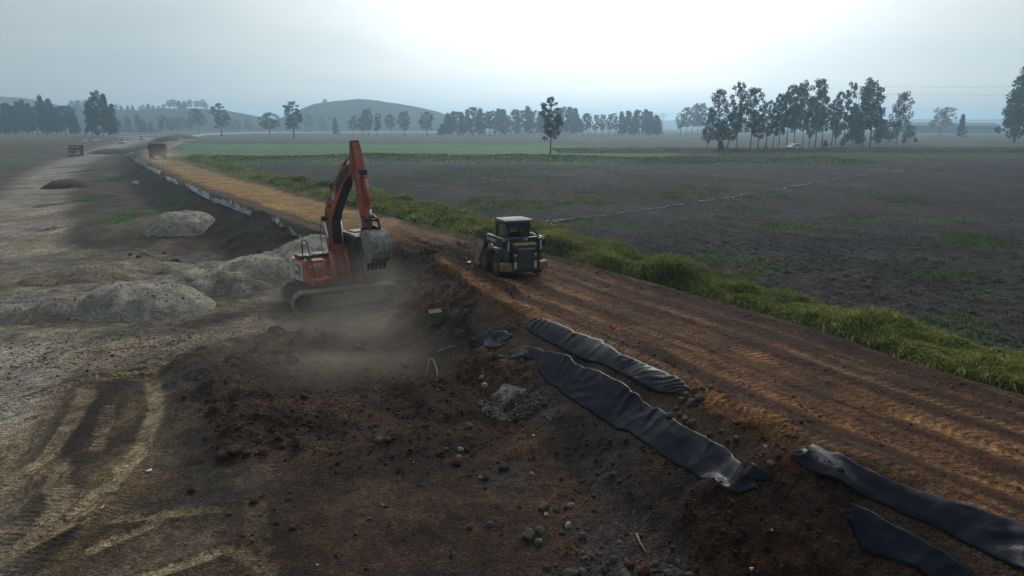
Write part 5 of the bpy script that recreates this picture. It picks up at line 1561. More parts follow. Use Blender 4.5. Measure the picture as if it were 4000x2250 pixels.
MB().prism([(-.9, .45), (.9, .45), (.7, .82), (-.7, .82)], -1.0, 1.0, None, .03).build('car_body', track_m, ex, None, rt)
MB().cyl((0, 0, .78), (0, 0, .94), .68, .68, 32).build('slew_ring', dark_steel, ex)
# upper works
mb = MB(); slab(mb, [(-1.5, -1.30), (.35, -1.30), (.5, -.45), (.85, -.4), (.85, .4), (1.2, .42), (1.2, 1.30), (-1.5, 1.30)], .92, 1.06, .015); mb.build('deck', dark_steel, ex, None, ru)
mb = MB(); slab(mb, [(-1.50, -1.32), (-1.88, -1.30), (-2.12, -1.08), (-2.26, -.5), (-2.29, 0), (-2.26, .5), (-2.12, 1.08), (-1.88, 1.30), (-1.50, 1.32)], .88, 1.84, .05)
cwt = mb.build('counterweight', orange, ex, None, ru)
mb = MB(); slab(mb, [(-1.485, -1.31), (-.20, -1.31), (-.20, -.42), (-.85, -.42), (-.85, 1.31), (-1.485, 1.31)], 1.075, 1.86, .06)
hood = mb.build('engine_housing', orange, ex, None, ru)
sp = MB().box((-1.02, -1.316, 1.38), (.80, .03, .80), None, .01).box((-1.66, -1.325, 1.38), (.40, .03, .86), None, .01).build('side_panel', white_p, ex, None, ru)
sp['label'] = 'white side panel with an orange angular emblem'
MB().box((-1.0, -1.335, 1.62), (.46, .02, .10)).box((-.86, -1.335, 1.36), (.16, .02, .46)).box((-1.12, -1.335, 1.30), (.34, .02, .18)).build('emblem', orange, sp)
mb = MB()
for k in range(4): mb.box((-1.17, -.98 + k * .66, 1.955), (.62, .60, .15), None, .03)
mb.build('hood_cover', black_p, ex, None, ru)
MB().box((-.52, -.88, 1.875), (.56, .78, .03), None, .01).build('tank_cover', orange, ex, None, ru)
MB().cyl((-1.3, .5, 1.9), (-1.3, .5, 2.35), .06, .06, 12).build('exhaust_pipe', dark_steel, ex, None, ru)
tb = MB().box((-.53, -.87, 1.40), (.70, .90, .92), None, .09).build('fuel_tank', orange, ex, None, ru)
Mx = Matrix.Translation((-.172, -.87, 1.70)) @ Matrix(((0, 0, 1, 0), (1, 0, 0, 0), (0, 1, 0, 0), (0, 0, 0, 1)))
lettering('LISHIDE', .20, letter_w, tb, Mx, bold=.006)
MB().box((.14, -.87, 1.09), (.60, .90, .26), None, .05).build('front_step', orange_dirty, ex, None, ru)
MB().tube([(-.70, -1.22, 1.86), (-.68, -1.24, 2.62), (-.60, -1.25, 2.74), (-.24, -1.25, 2.76), (-.14, -1.25, 2.66), (.12, -1.25, 2.10), (.34, -1.27, 1.7), (.42, -1.28, 1.12)], .024, 8).tube([(-.69, -1.23, 2.0), (.0, -1.25, 1.95), (.15, -1.26, 1.98)], .02, 8).build('handrail', black_p, ex, None, ru)
MB().box((-.42, -1.1, 2.0), (.16, .2, .22), None, .04).build('mirror', black_p, ex, None, ru)
# cab
cabm = paint('cab_grey', (0.045, 0.047, 0.05), 0.5, 0, (0.12, 0.10, 0.08), 0.6, 3)
cab = MB().prism([(-.50, 1.06), (1.14, 1.06), (1.24, 1.32), (1.16, 1.75), (1.00, 2.72), (.86, 2.84), (-.42, 2.86), (-.50, 2.78)], .40, 1.32, None, .03).build('cab', cabm, ex, None, ru)
Rf = Matrix.Translation((1.10, .86, 2.1)) @ Matrix.Rotation(math.atan2(-.16, .97), 4, 'Y')
MB().box((0.005, 0, .12), (.03, .76, .72), Rf, .01).build('window', glass, cab)
MB().box((0.035, 0, -.56), (.03, .76, .46), Rf, .01).build('window', glass, cab)
for y in (.392, 1.328):
    MB().prism([(-.38, 1.75), (.28, 1.75), (.28, 2.68), (-.38, 2.68)], y - .012, y + .012).build('window', glass, cab)
    MB().prism([(.36, 1.45), (1.06, 1.45), (.92, 2.66), (.36, 2.68)], y - .012, y + .012).build('window', glass, cab)
MB().prism([(-.56, 2.862), (1.02, 2.842), (1.04, 2.91), (.5, 2.97), (-.45, 2.98), (-.56, 2.93)], .36, 1.36, None, .02).build('roof', worn_steel, cab)
MB().box((.1, .86, 3.0), (.7, .6, .05), None, .02).build('roof_hatch', black_p, cab)
Mx = Matrix.Translation((1.095, .62, 2.66)) @ Matrix.Rotation(R(-9), 4, 'Y') @ Matrix(((0, 0, 1, 0), (1, 0, 0, 0), (0, 1, 0, 0), (0, 0, 0, 1)))
lettering('LI', .22, letter_w, cab, Mx, bold=.008)
for y in (.5, 1.2):
    MB().cyl((1.06, y, 2.98), (1.14, y, 2.98), .07, .07, 12).build('work_lamp', white_p, cab)
# boom
MB().prism([(-.25, 1.02), (.30, 1.02), (.12, 1.60), (-.12, 1.60)], -.36, -.24).prism([(-.25, 1.02), (.30, 1.02), (.12, 1.60), (-.12, 1.60)], .24, .36).build('boom_bracket', orange_dirty, ex, None, ru)
bm_prof = [(-.12, 1.28), (.12, 1.28), (.10, 1.70), (-.02, 2.65), (.03, 3.55), (.39, 4.06), (1.34, 5.18), (1.98, 5.52), (2.02, 5.66), (1.92, 5.78), (1.72, 5.86), (.98, 5.55), (.12, 4.67), (-.56, 3.92), (-.70, 3.48), (-.60, 2.5), (-.30, 1.60)]
boom = MB().prism(bm_prof, -.20, .20, None, .02).build('boom', orange_dirty, ex, None, ru)
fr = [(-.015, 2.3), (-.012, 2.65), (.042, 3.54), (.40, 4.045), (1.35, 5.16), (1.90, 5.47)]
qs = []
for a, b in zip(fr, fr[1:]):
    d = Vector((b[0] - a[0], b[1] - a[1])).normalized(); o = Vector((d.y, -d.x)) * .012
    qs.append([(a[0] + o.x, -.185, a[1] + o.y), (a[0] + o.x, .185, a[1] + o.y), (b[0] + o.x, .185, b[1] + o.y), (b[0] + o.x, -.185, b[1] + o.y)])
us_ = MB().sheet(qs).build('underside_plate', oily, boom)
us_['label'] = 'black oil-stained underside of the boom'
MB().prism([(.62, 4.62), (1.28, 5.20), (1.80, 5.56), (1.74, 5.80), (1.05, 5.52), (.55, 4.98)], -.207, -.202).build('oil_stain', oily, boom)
MB().cyl((-.40, -.44, 3.56), (-.40, .44, 3.56), .095, .095, 16).cyl((-.05, -.24, 4.10), (-.05, .24, 4.10), .09, .09, 16).build('pin', oily, boom)
Mx = Matrix.Translation((.30, -.209, 4.52)) @ Matrix.Rotation(R(-42), 4, 'Y') @ Matrix(((1, 0, 0, 0), (0, 0, -1, 0), (0, 1, 0, 0), (0, 0, 0, 1)))
lettering('LI', .36, letter_w, boom, Mx, bold=.01)
MB().tube([(-.74, -.1, 3.3), (-.66, -.1, 4.0), (.05, -.1, 4.78), (.5, -.1, 5.22)], .022, 6).tube([(-.72, .08, 3.3), (-.64, .08, 4.02), (.05, .08, 4.82), (.4, .08, 5.2)], .022, 6).tube([(-.40, -.46, 3.5), (-.62, -.44, 2.9), (-.6, -.4, 2.2), (-.35, -.36, 1.6)], .02, 6).build('hydraulic_hose', black_p, boom)
def hyd(a, b, split, y, r, nm):
    a = Vector((a[0], y, a[1])); b = Vector((b[0], y, b[1])); m = a.lerp(b, split)
    o = MB().cyl(a, m, r, r, 16).cyl(a - (b - a).normalized() * .04, a + (b - a).normalized() * .06, r * 1.25, r * 1.25, 16).cyl(m - (b - a).normalized() * .08, m, r * 1.2, r * 1.2, 16).build(nm, orange, ex, None, ru)
    MB().cyl(m, b, r * .56, r * .56, 12).build('rod', chrome, o)
for y in (-.33, .33):
    hyd((.45, .98), (-.38, 3.56), .54, y, .095, 'boom_cylinder')
hyd((.02, 4.90), (1.86, 6.52), .55, 0, .085, 'arm_cylinder')
MB().prism([(-.1, 4.6), (.25, 4.85), (.12, 5.05), (-.12, 4.92)], -.12, .12).build('cylinder_bracket', oily, ex, None, ru)
st = MB().prism([(1.80, 6.40), (1.86, 6.72), (2.04, 6.72), (2.14, 6.50), (2.32, 5.86), (2.54, 5.44), (2.66, 4.30), (2.80, 3.52), (2.70, 3.36), (2.54, 3.46), (2.30, 4.30), (2.02, 5.10), (1.80, 5.40), (1.74, 5.70), (1.80, 6.0)], -.155, .155, None, .015).build('stick', orange_dirty, ex, None, ru)
MB().box((1.96, 0, 6.70), (.20, .24, .06)).build('stick_bracket', oily, st)
MB().box((2.50, 0, 5.52), (.22, .26, .30)).build('stick_bracket', oily, st)
MB().tube([(2.0, -.16, 6.66), (2.08, -.165, 6.2), (2.15, -.168, 5.6), (2.18, -.168, 5.2)], .016, 6).build('hydraulic_hose', black_p, st)
MB().box((2.10, -.157, 4.98), (.10, .008, .46), Matrix.Translation((2.1, 0, 4.98)) @ Matrix.Rotation(R(-14), 4, 'Y') @ Matrix.Translation((-2.1, 0, -4.98))).build('decal', letter_w, st)
Mx = Matrix.Translation((2.102, -.1635, 4.98)) @ Matrix.Rotation(R(76), 4, 'Y') @ Matrix(((1, 0, 0, 0), (0, 0, -1, 0), (0, 1, 0, 0), (0, 0, 0, 1)))
lettering('LISHIDE', .10, oily, st, Mx)
hyd((2.62, 5.40), (3.02, 3.82), .72, 0, .075, 'bucket_cylinder')
for y in (-.19, .19):
    MB().prism([(2.66, 3.92), (2.74, 4.02), (3.06, 3.90), (3.08, 3.76), (2.98, 3.74)], y - .025, y + .025).prism([(2.96, 3.86), (3.08, 3.88), (3.24, 3.48), (3.16, 3.42)], y + .03, y + .07).build('bucket_link', oily, ex, None, ru)
MB().cyl((3.03, -.3, 3.82), (3.03, .3, 3.82), .05, .05, 12).cyl((2.72, -.3, 3.46), (2.72, .3, 3.46), .055, .055, 12).build('pin', oily, ex, None, ru)
# bucket
outer = [(2.80, 3.30), (3.08, 3.44), (3.45, 3.42), (3.78, 3.22), (3.98, 2.88), (4.02, 2.55), (3.92, 2.24), (3.68, 2.02), (3.36, 1.90)]
def offset(pl, d):
    r = []
    for i, p in enumerate(pl):
        a = Vector(pl[max(0, i - 1)]); b = Vector(pl[min(len(pl) - 1, i + 1)]); t = (b - a).normalized()
        r.append((p[0] + t.y * d, p[1] - t.x * d))
    return r
inner = offset(outer, .045)
rib = offset(outer, -.014)
bk = MB().prism(outer + inner[::-1], -.47, .47).build('bucket', worn_steel, ex, None, ru)
for y in (-.488, .488):
    MB().prism(outer + [(3.20, 2.30), (2.96, 2.85)], y - .022, y + .022).build('side_plate', worn_steel, bk)
for k in range(6):
    y = -.40 + k * .16
    MB().prism(rib[1:8] + outer[1:8][::-1], y - .03, y + .03).build('wear_strip', worn_steel, bk)
for k in range(5):
    y = -.42 + k * .21
    MB().prism([(3.28, 1.98), (3.46, 1.96), (3.36, 1.72), (3.30, 1.56), (3.25, 1.58), (3.24, 1.75)], y - .05, y + .05, None, .012).build('tooth', dark_steel, bk)
for y in (-.2, .2):
    MB().prism([(2.62, 3.36), (2.66, 3.58), (2.80, 3.60), (3.12, 3.60), (3.28, 3.54), (3.42, 3.40), (3.08, 3.42), (2.82, 3.28)], y - .03, y + .03).build('bucket_ear', oily, bk)

def clear_glass_mat():
    m = bpy.data.materials.new('clear_glass'); m.use_nodes = True
    nt = m.node_tree
    for n in list(nt.nodes): nt.nodes.remove(n)
    o = nt.nodes.new('ShaderNodeOutputMaterial'); t = nt.nodes.new('ShaderNodeBsdfTransparent'); g = nt.nodes.new('ShaderNodeBsdfGlossy'); mx = nt.nodes.new('ShaderNodeMixShader')
    t.inputs[0].default_value = (.62, .68, .66, 1); g.inputs[0].default_value = (.7, .75, .78, 1); g.inputs['Roughness'].default_value = .1
    lw = nt.nodes.new('ShaderNodeLayerWeight'); lw.inputs[0].default_value = .25
    nt.links.new(lw.outputs['Fresnel'], mx.inputs[0]); nt.links.new(t.outputs[0], mx.inputs[1]); nt.links.new(g.outputs[0], mx.inputs[2]); nt.links.new(mx.outputs[0], o.inputs[0])
    return m
clear_glass = clear_glass_mat()
bs_ = 0.80
bk.scale = (bs_, bs_, bs_)
bk.location = Matrix.Rotation(YU, 3, 'Z') @ (Vector((2.86, 0, 3.52)) * (1 - bs_))
# ================================================================== skid loader
yellow = paint('yellow_paint', (0.27, 0.175, 0.04), 0.6, 0, (0.075, 0.055, 0.038), 1.0, 7)
tyre_m = paint('rubber', (0.022, 0.022, 0.023), 0.85, 0, (0.075, 0.062, 0.05), 0.8, 5, .3, .4)
rim_m = paint('red_rim', (0.28, 0.035, 0.028), 0.55, 0, (0.11, 0.075, 0.06), 0.7, 6)
green_worn = paint('worn_black_green', (0.022, 0.026, 0.026), 0.5, 0, (0.07, 0.14, 0.12), 0.8, 4)
lamp_red = paint('red_lens', (0.22, 0.03, 0.03), 0.3, 0, (0.1, 0.08, 0.07), 0.5, 8)
lamp_white = paint('white_lens', (0.55, 0.56, 0.58), 0.35, 0, (0.2, 0.18, 0.16), 0.5, 8)
roofm = paint('roof_pale', (0.20, 0.205, 0.21), 0.55, 0, (0.15, 0.14, 0.12), 0.6, 3)
sk = empty('skid_loader', (-.03, 26.32, ROADZ + 0.02), 'black skid steer loader with yellow hood and red rims standing on the dirt road', 'skid loader', rz=R(113))
wheel_prof = [(-.155, .22), (-.16, .30), (-.15, .375), (-.11, .405), (0, .415), (.11, .405), (.15, .375), (.16, .30), (.155, .22)]
def wheel(x, y, r=1.0, parent=sk, z=.415, rim=rim_m, lug=True, w=1.0):
    mb = MB().lathe([(o * w * r, q * r) for o, q in wheel_prof], 28)
    if lug:
        for k in range(18):
            a = 2 * math.pi * k / 18
            for s in (-1, 1):
                M = Matrix.Rotation(a + s * .09, 4, 'Y') @ Matrix.Translation((0, s * .075 * r * w, .417 * r)) @ Matrix.Rotation(s * .55, 4, 'Z')
                mb.box((0, 0, 0), (.05 * r, .15 * r * w, .035 * r), M)
    o = mb.build('wheel', tyre_m, parent, (x, y, z))
    s = 1 if y > 0 else -1
    MB().lathe([(s * .15 * r * w, .225 * r), (s * .16 * r * w, .20 * r), (s * .09 * r * w, .18 * r), (s * .07 * r * w, .09 * r), (s * .12 * r * w, .07 * r), (s * .12 * r * w, .001)], 24).build('rim', rim, o)
    return o
for x in (-.61, .61):
    for y in (-.765, .765):
        wheel(x, y)
body = MB().prism([(-1.18, .26), (.86, .22), (1.0, .42), (.92, .86), (-1.0, .98), (-1.18, .90)], -.56, .56, None, .03).build('chassis', black_p, sk)
MB().box((0, .60, .50), (1.0, .06, .30), None, .02).box((0, -.60, .50), (1.0, .06, .30), None, .02).build('chain_case', black_p, sk)
# engine door with grille
door = MB().box((-1.27, 0, .74), (.20, 1.02, .94), None, .05).build('engine_door', black_p, sk)
for k in range(13):
    MB().box((-1.378, .02, .40 + k * .052), (.016, .56, .026), Matrix.Translation((-1.378, .02, .40 + k * .052)) @ Matrix.Rotation(R(25), 4, 'Y') @ Matrix.Translation((1.378, -.02, -.40 - k * .052))).build('grille_slat', dark_steel, door)
Mx = Matrix.Translation((-1.374, -.06, 1.10)) @ Matrix(((0, 0, -1, 0), (-1, 0, 0, 0), (0, 1, 0, 0), (0, 0, 0, 1)))
lettering('NEW HOLLAND', .095, letter_w, door, Mx, sx=1.0)
for s in (-1, 1):
    MB().box((-1.376, s * .41, .78), (.02, .115, .17), None, .006).build('tail_lamp', lamp_red, door)
    MB().box((-1.376, s * .41, .885), (.018, .11, .06)).box((-1.376, s * .41, .50), (.018, .10, .26), None, .004).build('reflector_plate', lamp_white, door)
hd = MB().prism([(-1.36, 1.215), (-.86, 1.26), (-.86, 1.34), (-1.30, 1.30), (-1.38, 1.26)], -.46, .46, None, .02).build('hood', yellow, sk)
for k in range(7):
    MB().box((-.95 - .0 * k, -.33 + k * .11, 1.345), (.16, .05, .02)).build('vent_slot', oily, hd)
MB().box((-1.30, 0, .275), (.14, 1.10, .15), None, .03).build('rear_bumper', black_p, sk)
for s in (-1, 1):
    mb = MB()
    slab(mb, [(-1.08, s * .56), (-1.42, s * .54), (-1.46, s * .70), (-1.38, s * .93), (-1.18, s * .97), (-1.06, s * .92)], .30, .60, .05)
    mb.build('counterweight', yellow, sk)
# loader towers and arms
for s in (-1, 1):
    y0, y1 = (s * .60, s * .72)
    tw = MB().prism([(-1.20, .62), (-.98, .60), (-.80, .95), (-.78, 1.30), (-.92, 1.50), (-1.28, 1.46), (-1.30, 1.05)], min(y0, y1), max(y0, y1), None, .015).build('loader_tower', green_worn, sk)
    MB().box((-1.308, s * .66, 1.22), (.012, .055, .34)).build('reflector_strip', lamp_white, tw)
    y0, y1 = (s * .735, s * .865)
    arm = MB().prism([(-1.22, 1.16), (-1.26, 1.40), (-1.12, 1.50), (-.80, 1.49), (.48, 1.46), (.66, 1.32), (1.16, .52), (1.20, .34), (1.06, .34), (.98, .50), (.52, 1.14), (.36, 1.20), (-.70, 1.20)], min(y0, y1), max(y0, y1), None, .015).build('loader_arm', black_p, sk)
    if s > 0:
        Mx = Matrix.Translation((-.10, .868, 1.325)) @ Matrix(((-1, 0, 0, 0), (0, 0, 1, 0), (0, 1, 0, 0), (0, 0, 0, 1)))
        lettering('ECOOLBOUT', .17, letter_w, arm, Mx, bold=.004, sx=.95)
    MB().box((-.2, s * .80, 1.487), (1.2, .09, .012)).build('wear_edge', roofm, arm)
    MB().cyl((-.95, s * .79, .72), (-.2, s * .79, 1.0), .045, .045, 12).build('lift_cylinder', dark_steel, sk)
    MB().cyl((-.2, s * .79, 1.0), (.25, s * .79, 1.17), .026, .026, 10).build('lift_rod', chrome, sk)
    MB().tube([(-.72, s * .66, .98), (-.35, s * .66, 1.10), (.15, s * .66, 1.12), (.5, s * .66, .9)], .03, 8).build('link_bar', worn_steel, sk)
cb = MB().box((-1.06, 0, 1.42), (.14, 1.46, .16), None, .02).build('cross_beam', black_p, sk)
Mx = Matrix.Translation((-1.135, -.10, 1.42)) @ Matrix(((0, 0, -1, 0), (-1, 0, 0, 0), (0, 1, 0, 0), (0, 0, 0, 1)))
lettering('L 85', .11, letter_w, cb, Mx, bold=.003)
# cab: rollover frame with openings
cabk = MB()
for s in (-1, 1):
    cabk.prism([(-.62, .95), (-.48, .95), (-.46, 2.02), (-.60, 2.02)], s * .46 - .05, s * .46 + .05)
    cabk.prism([(.40, .95), (.52, .95), (.34, 2.02), (.22, 2.02)], s * .46 - .05, s * .46 + .05)
    cabk.box((-.12, s * .46, 1.96), (.90, .09, .12)).box((-.05, s * .46, 1.02), (1.05, .09, .16))
cabk.box((-.555, 0, 1.90), (.10, .86, .20)).box((-.565, 0, 1.14), (.10, .86, .30)).box((.28, 0, 1.97), (.09, .86, .10))
cabk.box((-.55, .36, 1.5), (.07, .12, .62)).box((-.55, -.36, 1.5), (.07, .12, .62))
cbo = cabk.build('cab_frame', black_p, sk)
MB().box((-.57, 0, 1.54), (.015, .60, .52)).build('rear_window', clear_glass, cbo)
for s in (-1, 1):
    mb = MB()
    for k in range(11): mb.cyl((-.46 + k * .082, s * .47, 1.10), (-.46 + k * .079, s * .47, 1.92), .006, .006, 5)
    for k in range(8): mb.cyl((-.47, s * .475, 1.15 + k * .1), (.44 - .012 * k, s * .475, 1.15 + k * .1), .006, .006, 5)
    mb.build('side_mesh', dark_steel, cbo)
mb = MB(); mb.prism([(-.72, 2.03), (.36, 2.01), (.40, 2.06), (.30, 2.10), (-.66, 2.12), (-.74, 2.08)], -.56, .56, None, .012)
mb.box((-.15, 0, 2.115), (.62, .78, .02), None, .01)
rf = mb.build('roof', roofm, sk)
MB().box((-.69, 0, 1.985), (.03, .90, .09)).build('roof_edge', black_p, rf)
for s in (-1, 1):
    MB().cyl((-.60, s * .50, 1.96), (-1.10, s * .66, 1.48), .036, .036, 10).build('strut', dark_steel, sk)
MB().box((-.1, 0, .98), (.5, .5, .12), None, .04).prism([(-.42, 1.0), (-.28, 1.0), (-.36, 1.62), (-.46, 1.62)], -.24, .24, None, .03).build('seat', black_p, sk)
# bucket on the ground in front
bko = [(1.16, .62), (1.10, .40), (1.12, .14), (1.24, .05), (1.78, .02)]
bki = offset(bko, -.025)
b2 = MB().prism(bko + bki[::-1], -.92, .92).build('bucket', worn_steel, sk)
for s in (-1, 1):
    MB().prism([(1.16, .62), (1.10, .40), (1.12, .14), (1.24, .05), (1.78, .02), (1.74, .10), (1.30, .60)], s * .93 - .015, s * .93 + .015).build('side_plate', worn_steel, b2)

# ================================================================== trucks and cars
red_p = paint('red_paint', (0.40, 0.06, 0.045), 0.4, 0, (0.18, 0.11, 0.08), 0.6, 1.5)
rust_y = paint('dusty_yellow_body', (0.16, 0.115, 0.055), 0.7, 0, (0.085, 0.065, 0.05), 0.9, 1.2)
def cyl_wheel(x, y, r, w, parent, z):
    s = 1 if y > 0 else -1
    o = MB().lathe([(-w / 2, r * .55), (-w / 2, r * .92), (-w * .35, r), (w * .35, r), (w / 2, r * .92), (w / 2, r * .55)], 20).build('wheel', tyre_m, parent, (x, y, z))
    MB().lathe([(s * w * .45, r * .56), (s * w * .2, r * .5), (s * w * .3, r * .2), (s * w * .35, .001)], 16).build('rim', dark_steel, o)
def dump_truck(name, loc, rz, cabc, boxc, label, tall=3.0):
    o = empty(name, loc, label, 'truck', None, rz)
    MB().box((-.3, 0, .78), (7.6, .86, .26), None, .03).build('chassis', dark_steel, o)
    for x in (-3.1, -1.75, 2.7):
        for y in (-1.05, 1.05):
            cyl_wheel(x, y, .5, .42, o, .5)
    c = MB().prism([(1.75, .75), (3.72, .75), (3.78, 1.35), (3.66, 1.62), (3.52, 2.62), (3.36, 2.74), (1.80, 2.74), (1.75, 2.66)], -1.2, 1.2, None, .05).build('cab', cabc, o)
    MB().box((3.60, 0, 2.12), (.04, 2.06, .80), Matrix.Translation((3.6, 0, 2.12)) @ Matrix.Rotation(R(-8), 4, 'Y') @ Matrix.Translation((-3.6, 0, -2.12)), .01).build('windscreen', glass, c)
    for s in (-1, 1):
        MB().prism([(2.3, 1.65), (3.42, 1.65), (3.32, 2.5), (2.3, 2.5)], s * 1.205 - .01, s * 1.205 + .01).build('window', glass, c)
        MB().box((3.78, s * .86, 1.02), (.06, .36, .22), None, .02).build('headlamp', lamp_white, c)
        MB().box((3.5, s * 1.38, 2.1), (.08, .16, .5), None, .02).build('mirror', black_p, c)
    MB().box((3.78, 0, 1.42), (.05, 1.3, .34)).build('grille', black_p, c)
    MB().box((3.80, 0, .66), (.16, 2.4, .28), None, .03).build('bumper', white_p, c)
    MB().box((3.74, 0, 1.70), (.04, 2.3, .07)).build('trim', white_p, c)
    b = MB().prism([(-4.15, 1.05), (1.6, 1.05), (1.62, tall), (2.6, tall + .12), (2.6, tall + .22), (1.50, tall + .14), (1.46, tall - .1), (1.46, 1.16), (-4.15, 1.16)], -1.24, 1.24).build('dump_body', boxc, o)
    for s in (-1, 1):
        MB().prism([(-4.15, 1.05), (1.6, 1.05), (1.6, tall), (-4.15, tall - .1)], s * 1.22 - .04, s * 1.22 + .04).build('side_board', boxc, b)
        for k in range(7):
            MB().box((-3.8 + k * .86, s * 1.30, (tall + 1) / 2), (.10, .09, tall - 1.1)).build('side_rib', boxc, b)
    MB().box((-4.20, 0, (tall + .95) / 2), (.07, 2.44, tall - 1.05)).build('tailgate', boxc, b)
    for k in range(5):
        MB().box((-4.26, 0, 1.2 + k * (tall - 1.35) / 4), (.08, 2.44, .10)).build('tailgate_rib', boxc, b)
    for y in (-1.1, 1.1):
        MB().box((-4.27, y, (tall + .95) / 2), (.09, .12, tall - 1.0)).build('tailgate_post', boxc, b)
    MB().prism([(-3.9, tall - .35), (-2.5, tall + .02), (-.5, tall + .1), (1.2, tall - .2), (1.3, 1.3), (-4.0, 1.3)], -1.16, 1.16).build('soil_load', rock_m['brown'], b)
    for s in (-1, 1):
        MB().box((-4.05, s * .9, .86), (.06, .4, .16)).build('tail_lamp', lamp_red, o)
        MB().box((-3.55, s * 1.05, .45), (.03, .5, .5)).build('mud_flap', black_p, o)
    return o
p = at(626, 626, ROADZ)
dt = dump_truck('dump_truck', (p.x - 2.2, p.y + 3.6, hz(p.x - 2.2, p.y + 3.6) + .02), math.atan2(.84, -.53), rust_y, rust_y, 'dusty yellow-brown dump truck seen from behind on the dirt road', 2.95)
dt.scale = (.86, .86, .86)
p = at(254, 613, PIT)
rtk = dump_truck('dump_truck', (p.x + .6, p.y + 3.4, hz(p.x, p.y + 3)), math.atan2(-.96, .26) + .12, red_p, black_p, 'red dump truck driving towards the camera on the left haul road', 2.95)
rtk.scale = (.84, .84, .84)
def car(name, loc, rz, paintm, label, roof=1.62, group=None, pick=False):
    o = empty(name, loc, label, 'car', group, rz)
    MB().prism([(-2.15, .40), (-2.05, .36), (2.05, .36), (2.18, .52), (2.12, .82), (1.95, .94), (1.05, 1.02), (-1.95, 1.04), (-2.18, .95)], -.86, .86, None, .05).build('body', paintm, o)
    cb_ = MB().prism([(1.05, 1.0), (.42, roof - .06), (.1, roof), (-1.5, roof - .02), (-1.95, 1.0)] if not pick else [(1.0, 1.0), (.4, roof - .06), (.1, roof), (-.6, roof), (-.72, 1.0)], -.76, .76, None, .05).build('cabin', paintm, o)
    MB().prism([(1.0, 1.06), (.46, roof - .12), (.50, roof - .10), (1.05, 1.06)], -.66, .66).build('windscreen', glass, cb_)
    for s in (-1, 1):
        MB().prism([(.82, 1.06), (.40, roof - .14), (-1.3 if not pick else -.5, roof - .14), (-1.6 if not pick else -.6, 1.06)], s * .765 - .012, s * .765 + .012).build('window', glass, cb_)
        MB().box((2.13, s * .62, .80), (.06, .3, .16), None, .02).build('headlamp', lamp_white, o)
    if pick:
        MB().box((-1.45, 0, 1.045), (1.3, 1.44, .02)).build('load_bed', black_p, o)
    MB().box((2.15, 0, .66), (.05, .8, .14)).build('grille', black_p, o)
    MB().box((2.14, 0, .46), (.10, 1.6, .12), None, .02).build('bumper', black_p, o)
    for x in (-1.32, 1.34):
        for y in (-.78, .78):
            cyl_wheel(x, y, .35, .22, o, .35)
    return o
p = at(481, 565, -1.0)
car('parked_car', (p.x, p.y, hz(p.x, p.y)), math.atan2(-.95, .25), white_p, 'white car on the haul road, the nearer one, left of the other', 1.75)
p = at(558, 552, -1.0)
car('parked_car', (p.x, p.y, hz(p.x, p.y)), math.atan2(-.95, .3), white_p, 'white pickup farther up the haul road, right of the other car', 1.80, pick=True)
silver = paint('silver_paint', (0.55, 0.57, 0.60), 0.25, 0.4, (0.3, 0.3, 0.3), 0.3, 2)
p = at(3100, 586, 0.0)
car('parked_car', (p.x, p.y, hz(p.x, p.y)), math.atan2(-.55, -.83), silver, 'silver-white car parked under the tall trees on the right', 1.5)
sack_m = paint('white_sack', (0.55, 0.56, 0.56), 0.8, 0, (0.35, 0.33, 0.3), 0.4, 2)
for (px, py, s, lb) in ((372, 554, 1.3, 'leftmost of three white sacks beside the haul road'), (381, 549, .9, 'middle white sack of three beside the haul road'), (391, 550, .9, 'rightmost of three white sacks beside the haul road'), (331, 556, 1.3, 'lone pale sack left of the three white ones'), (330, 531, 2.2, 'white bundle beside the foot of the plantation')):
    p = ground_at(px, py)
    W, F = ROCKV[0]
    o = link('sack', np_mesh('sack', W * np.array([[1.2, .8, .7]]), F, sack_m, True), None, (p.x, p.y, p.z + .3 * s), (0, 0, px))
    o.scale = (s * .55,) * 3
    tag(o, lb, 'sack')

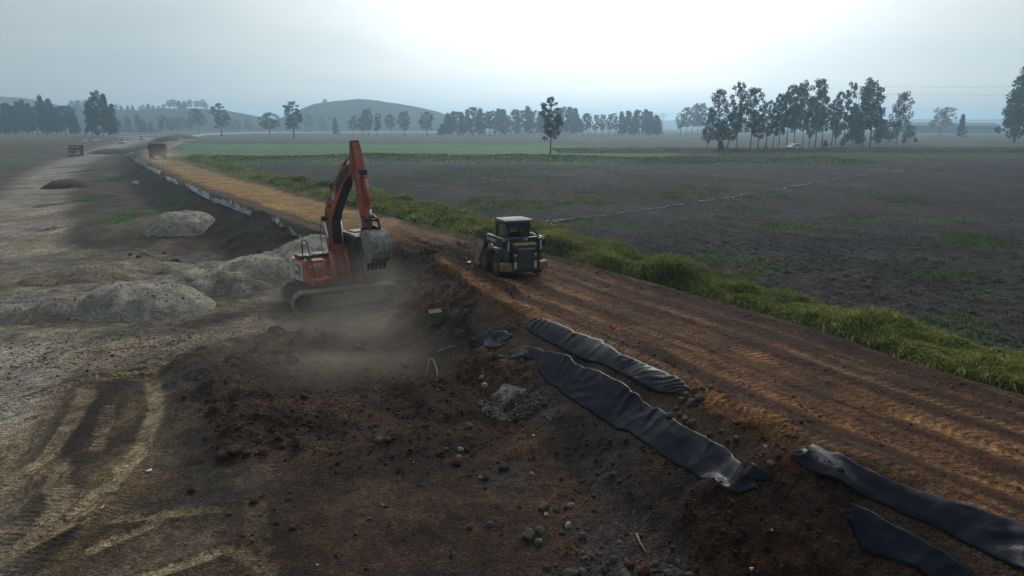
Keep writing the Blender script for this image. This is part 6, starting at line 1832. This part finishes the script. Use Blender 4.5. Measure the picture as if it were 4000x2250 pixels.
# ================================================================== air: haze and dust
def volume_mat(name, color, density, aniso, hetero=False, radii=None):
    m = bpy.data.materials.new(name); m.use_nodes = True
    nt = m.node_tree
    for n in list(nt.nodes): nt.nodes.remove(n)
    out = nt.nodes.new('ShaderNodeOutputMaterial')
    pv = nt.nodes.new('ShaderNodeVolumePrincipled')
    pv.inputs['Color'].default_value = (*color, 1)
    pv.inputs['Anisotropy'].default_value = aniso
    pv.inputs['Density'].default_value = density
    if hetero:
        tc = nt.nodes.new('ShaderNodeTexCoord')
        ln = nt.nodes.new('ShaderNodeVectorMath'); ln.operation = 'LENGTH'
        nt.links.new(tc.outputs['Object'], ln.inputs[0])
        mr = nt.nodes.new('ShaderNodeMapRange'); mr.interpolation_type = 'SMOOTHSTEP'
        mr.inputs['From Min'].default_value = 0.98; mr.inputs['From Max'].default_value = 0.15
        mr.inputs['To Min'].default_value = 0.0; mr.inputs['To Max'].default_value = 1.0
        nt.links.new(ln.outputs['Value'], mr.inputs['Value'])
        no = nt.nodes.new('ShaderNodeTexNoise'); no.inputs['Scale'].default_value = 1.7; no.inputs['Detail'].default_value = 4
        nt.links.new(tc.outputs['Object'], no.inputs['Vector'])
        m2 = nt.nodes.new('ShaderNodeMapRange'); m2.inputs['From Min'].default_value = .35; m2.inputs['From Max'].default_value = .68
        nt.links.new(no.outputs['Fac'], m2.inputs['Value'])
        mu = nt.nodes.new('ShaderNodeMath'); mu.operation = 'MULTIPLY'
        nt.links.new(mr.outputs[0], mu.inputs[0]); nt.links.new(m2.outputs[0], mu.inputs[1])
        mv = nt.nodes.new('ShaderNodeMath'); mv.operation = 'MULTIPLY'; mv.inputs[1].default_value = density
        nt.links.new(mu.outputs[0], mv.inputs[0]); nt.links.new(mv.outputs[0], pv.inputs['Density'])
    nt.links.new(pv.outputs[0], out.inputs['Volume'])
    return m
hz_m = volume_mat('haze_air', (0.57, 0.81, 1.0), 0.00074, 0.6)
hzo = MB().box((0, 2250, 28), (5800, 4800, 64)).build('haze', hz_m)
tag(hzo, kind='stuff')
def dust(px, py, r, dens, z):
    p = at(px, py, z)
    V, F = ico(3)
    m = volume_mat('dust_air', (0.82, 0.74, 0.62), dens, 0.3, True)
    o = link('dust_cloud', np_mesh('dust_cloud', V, F, m, True), None, (p.x, p.y, z))
    o.scale = r
    tag(o, kind='stuff')
dust(1370, 1170, (4.8, 3.2, 2.5), 0.19, -0.6)
p = at(640, 612, 1.2)
dust(640, 618, (5.0, 6.0, 2.6), 0.10, 1.0)
dust(1270, 1380, (6.4, 4.6, 1.6), 0.20, -1.1)

# end of scene
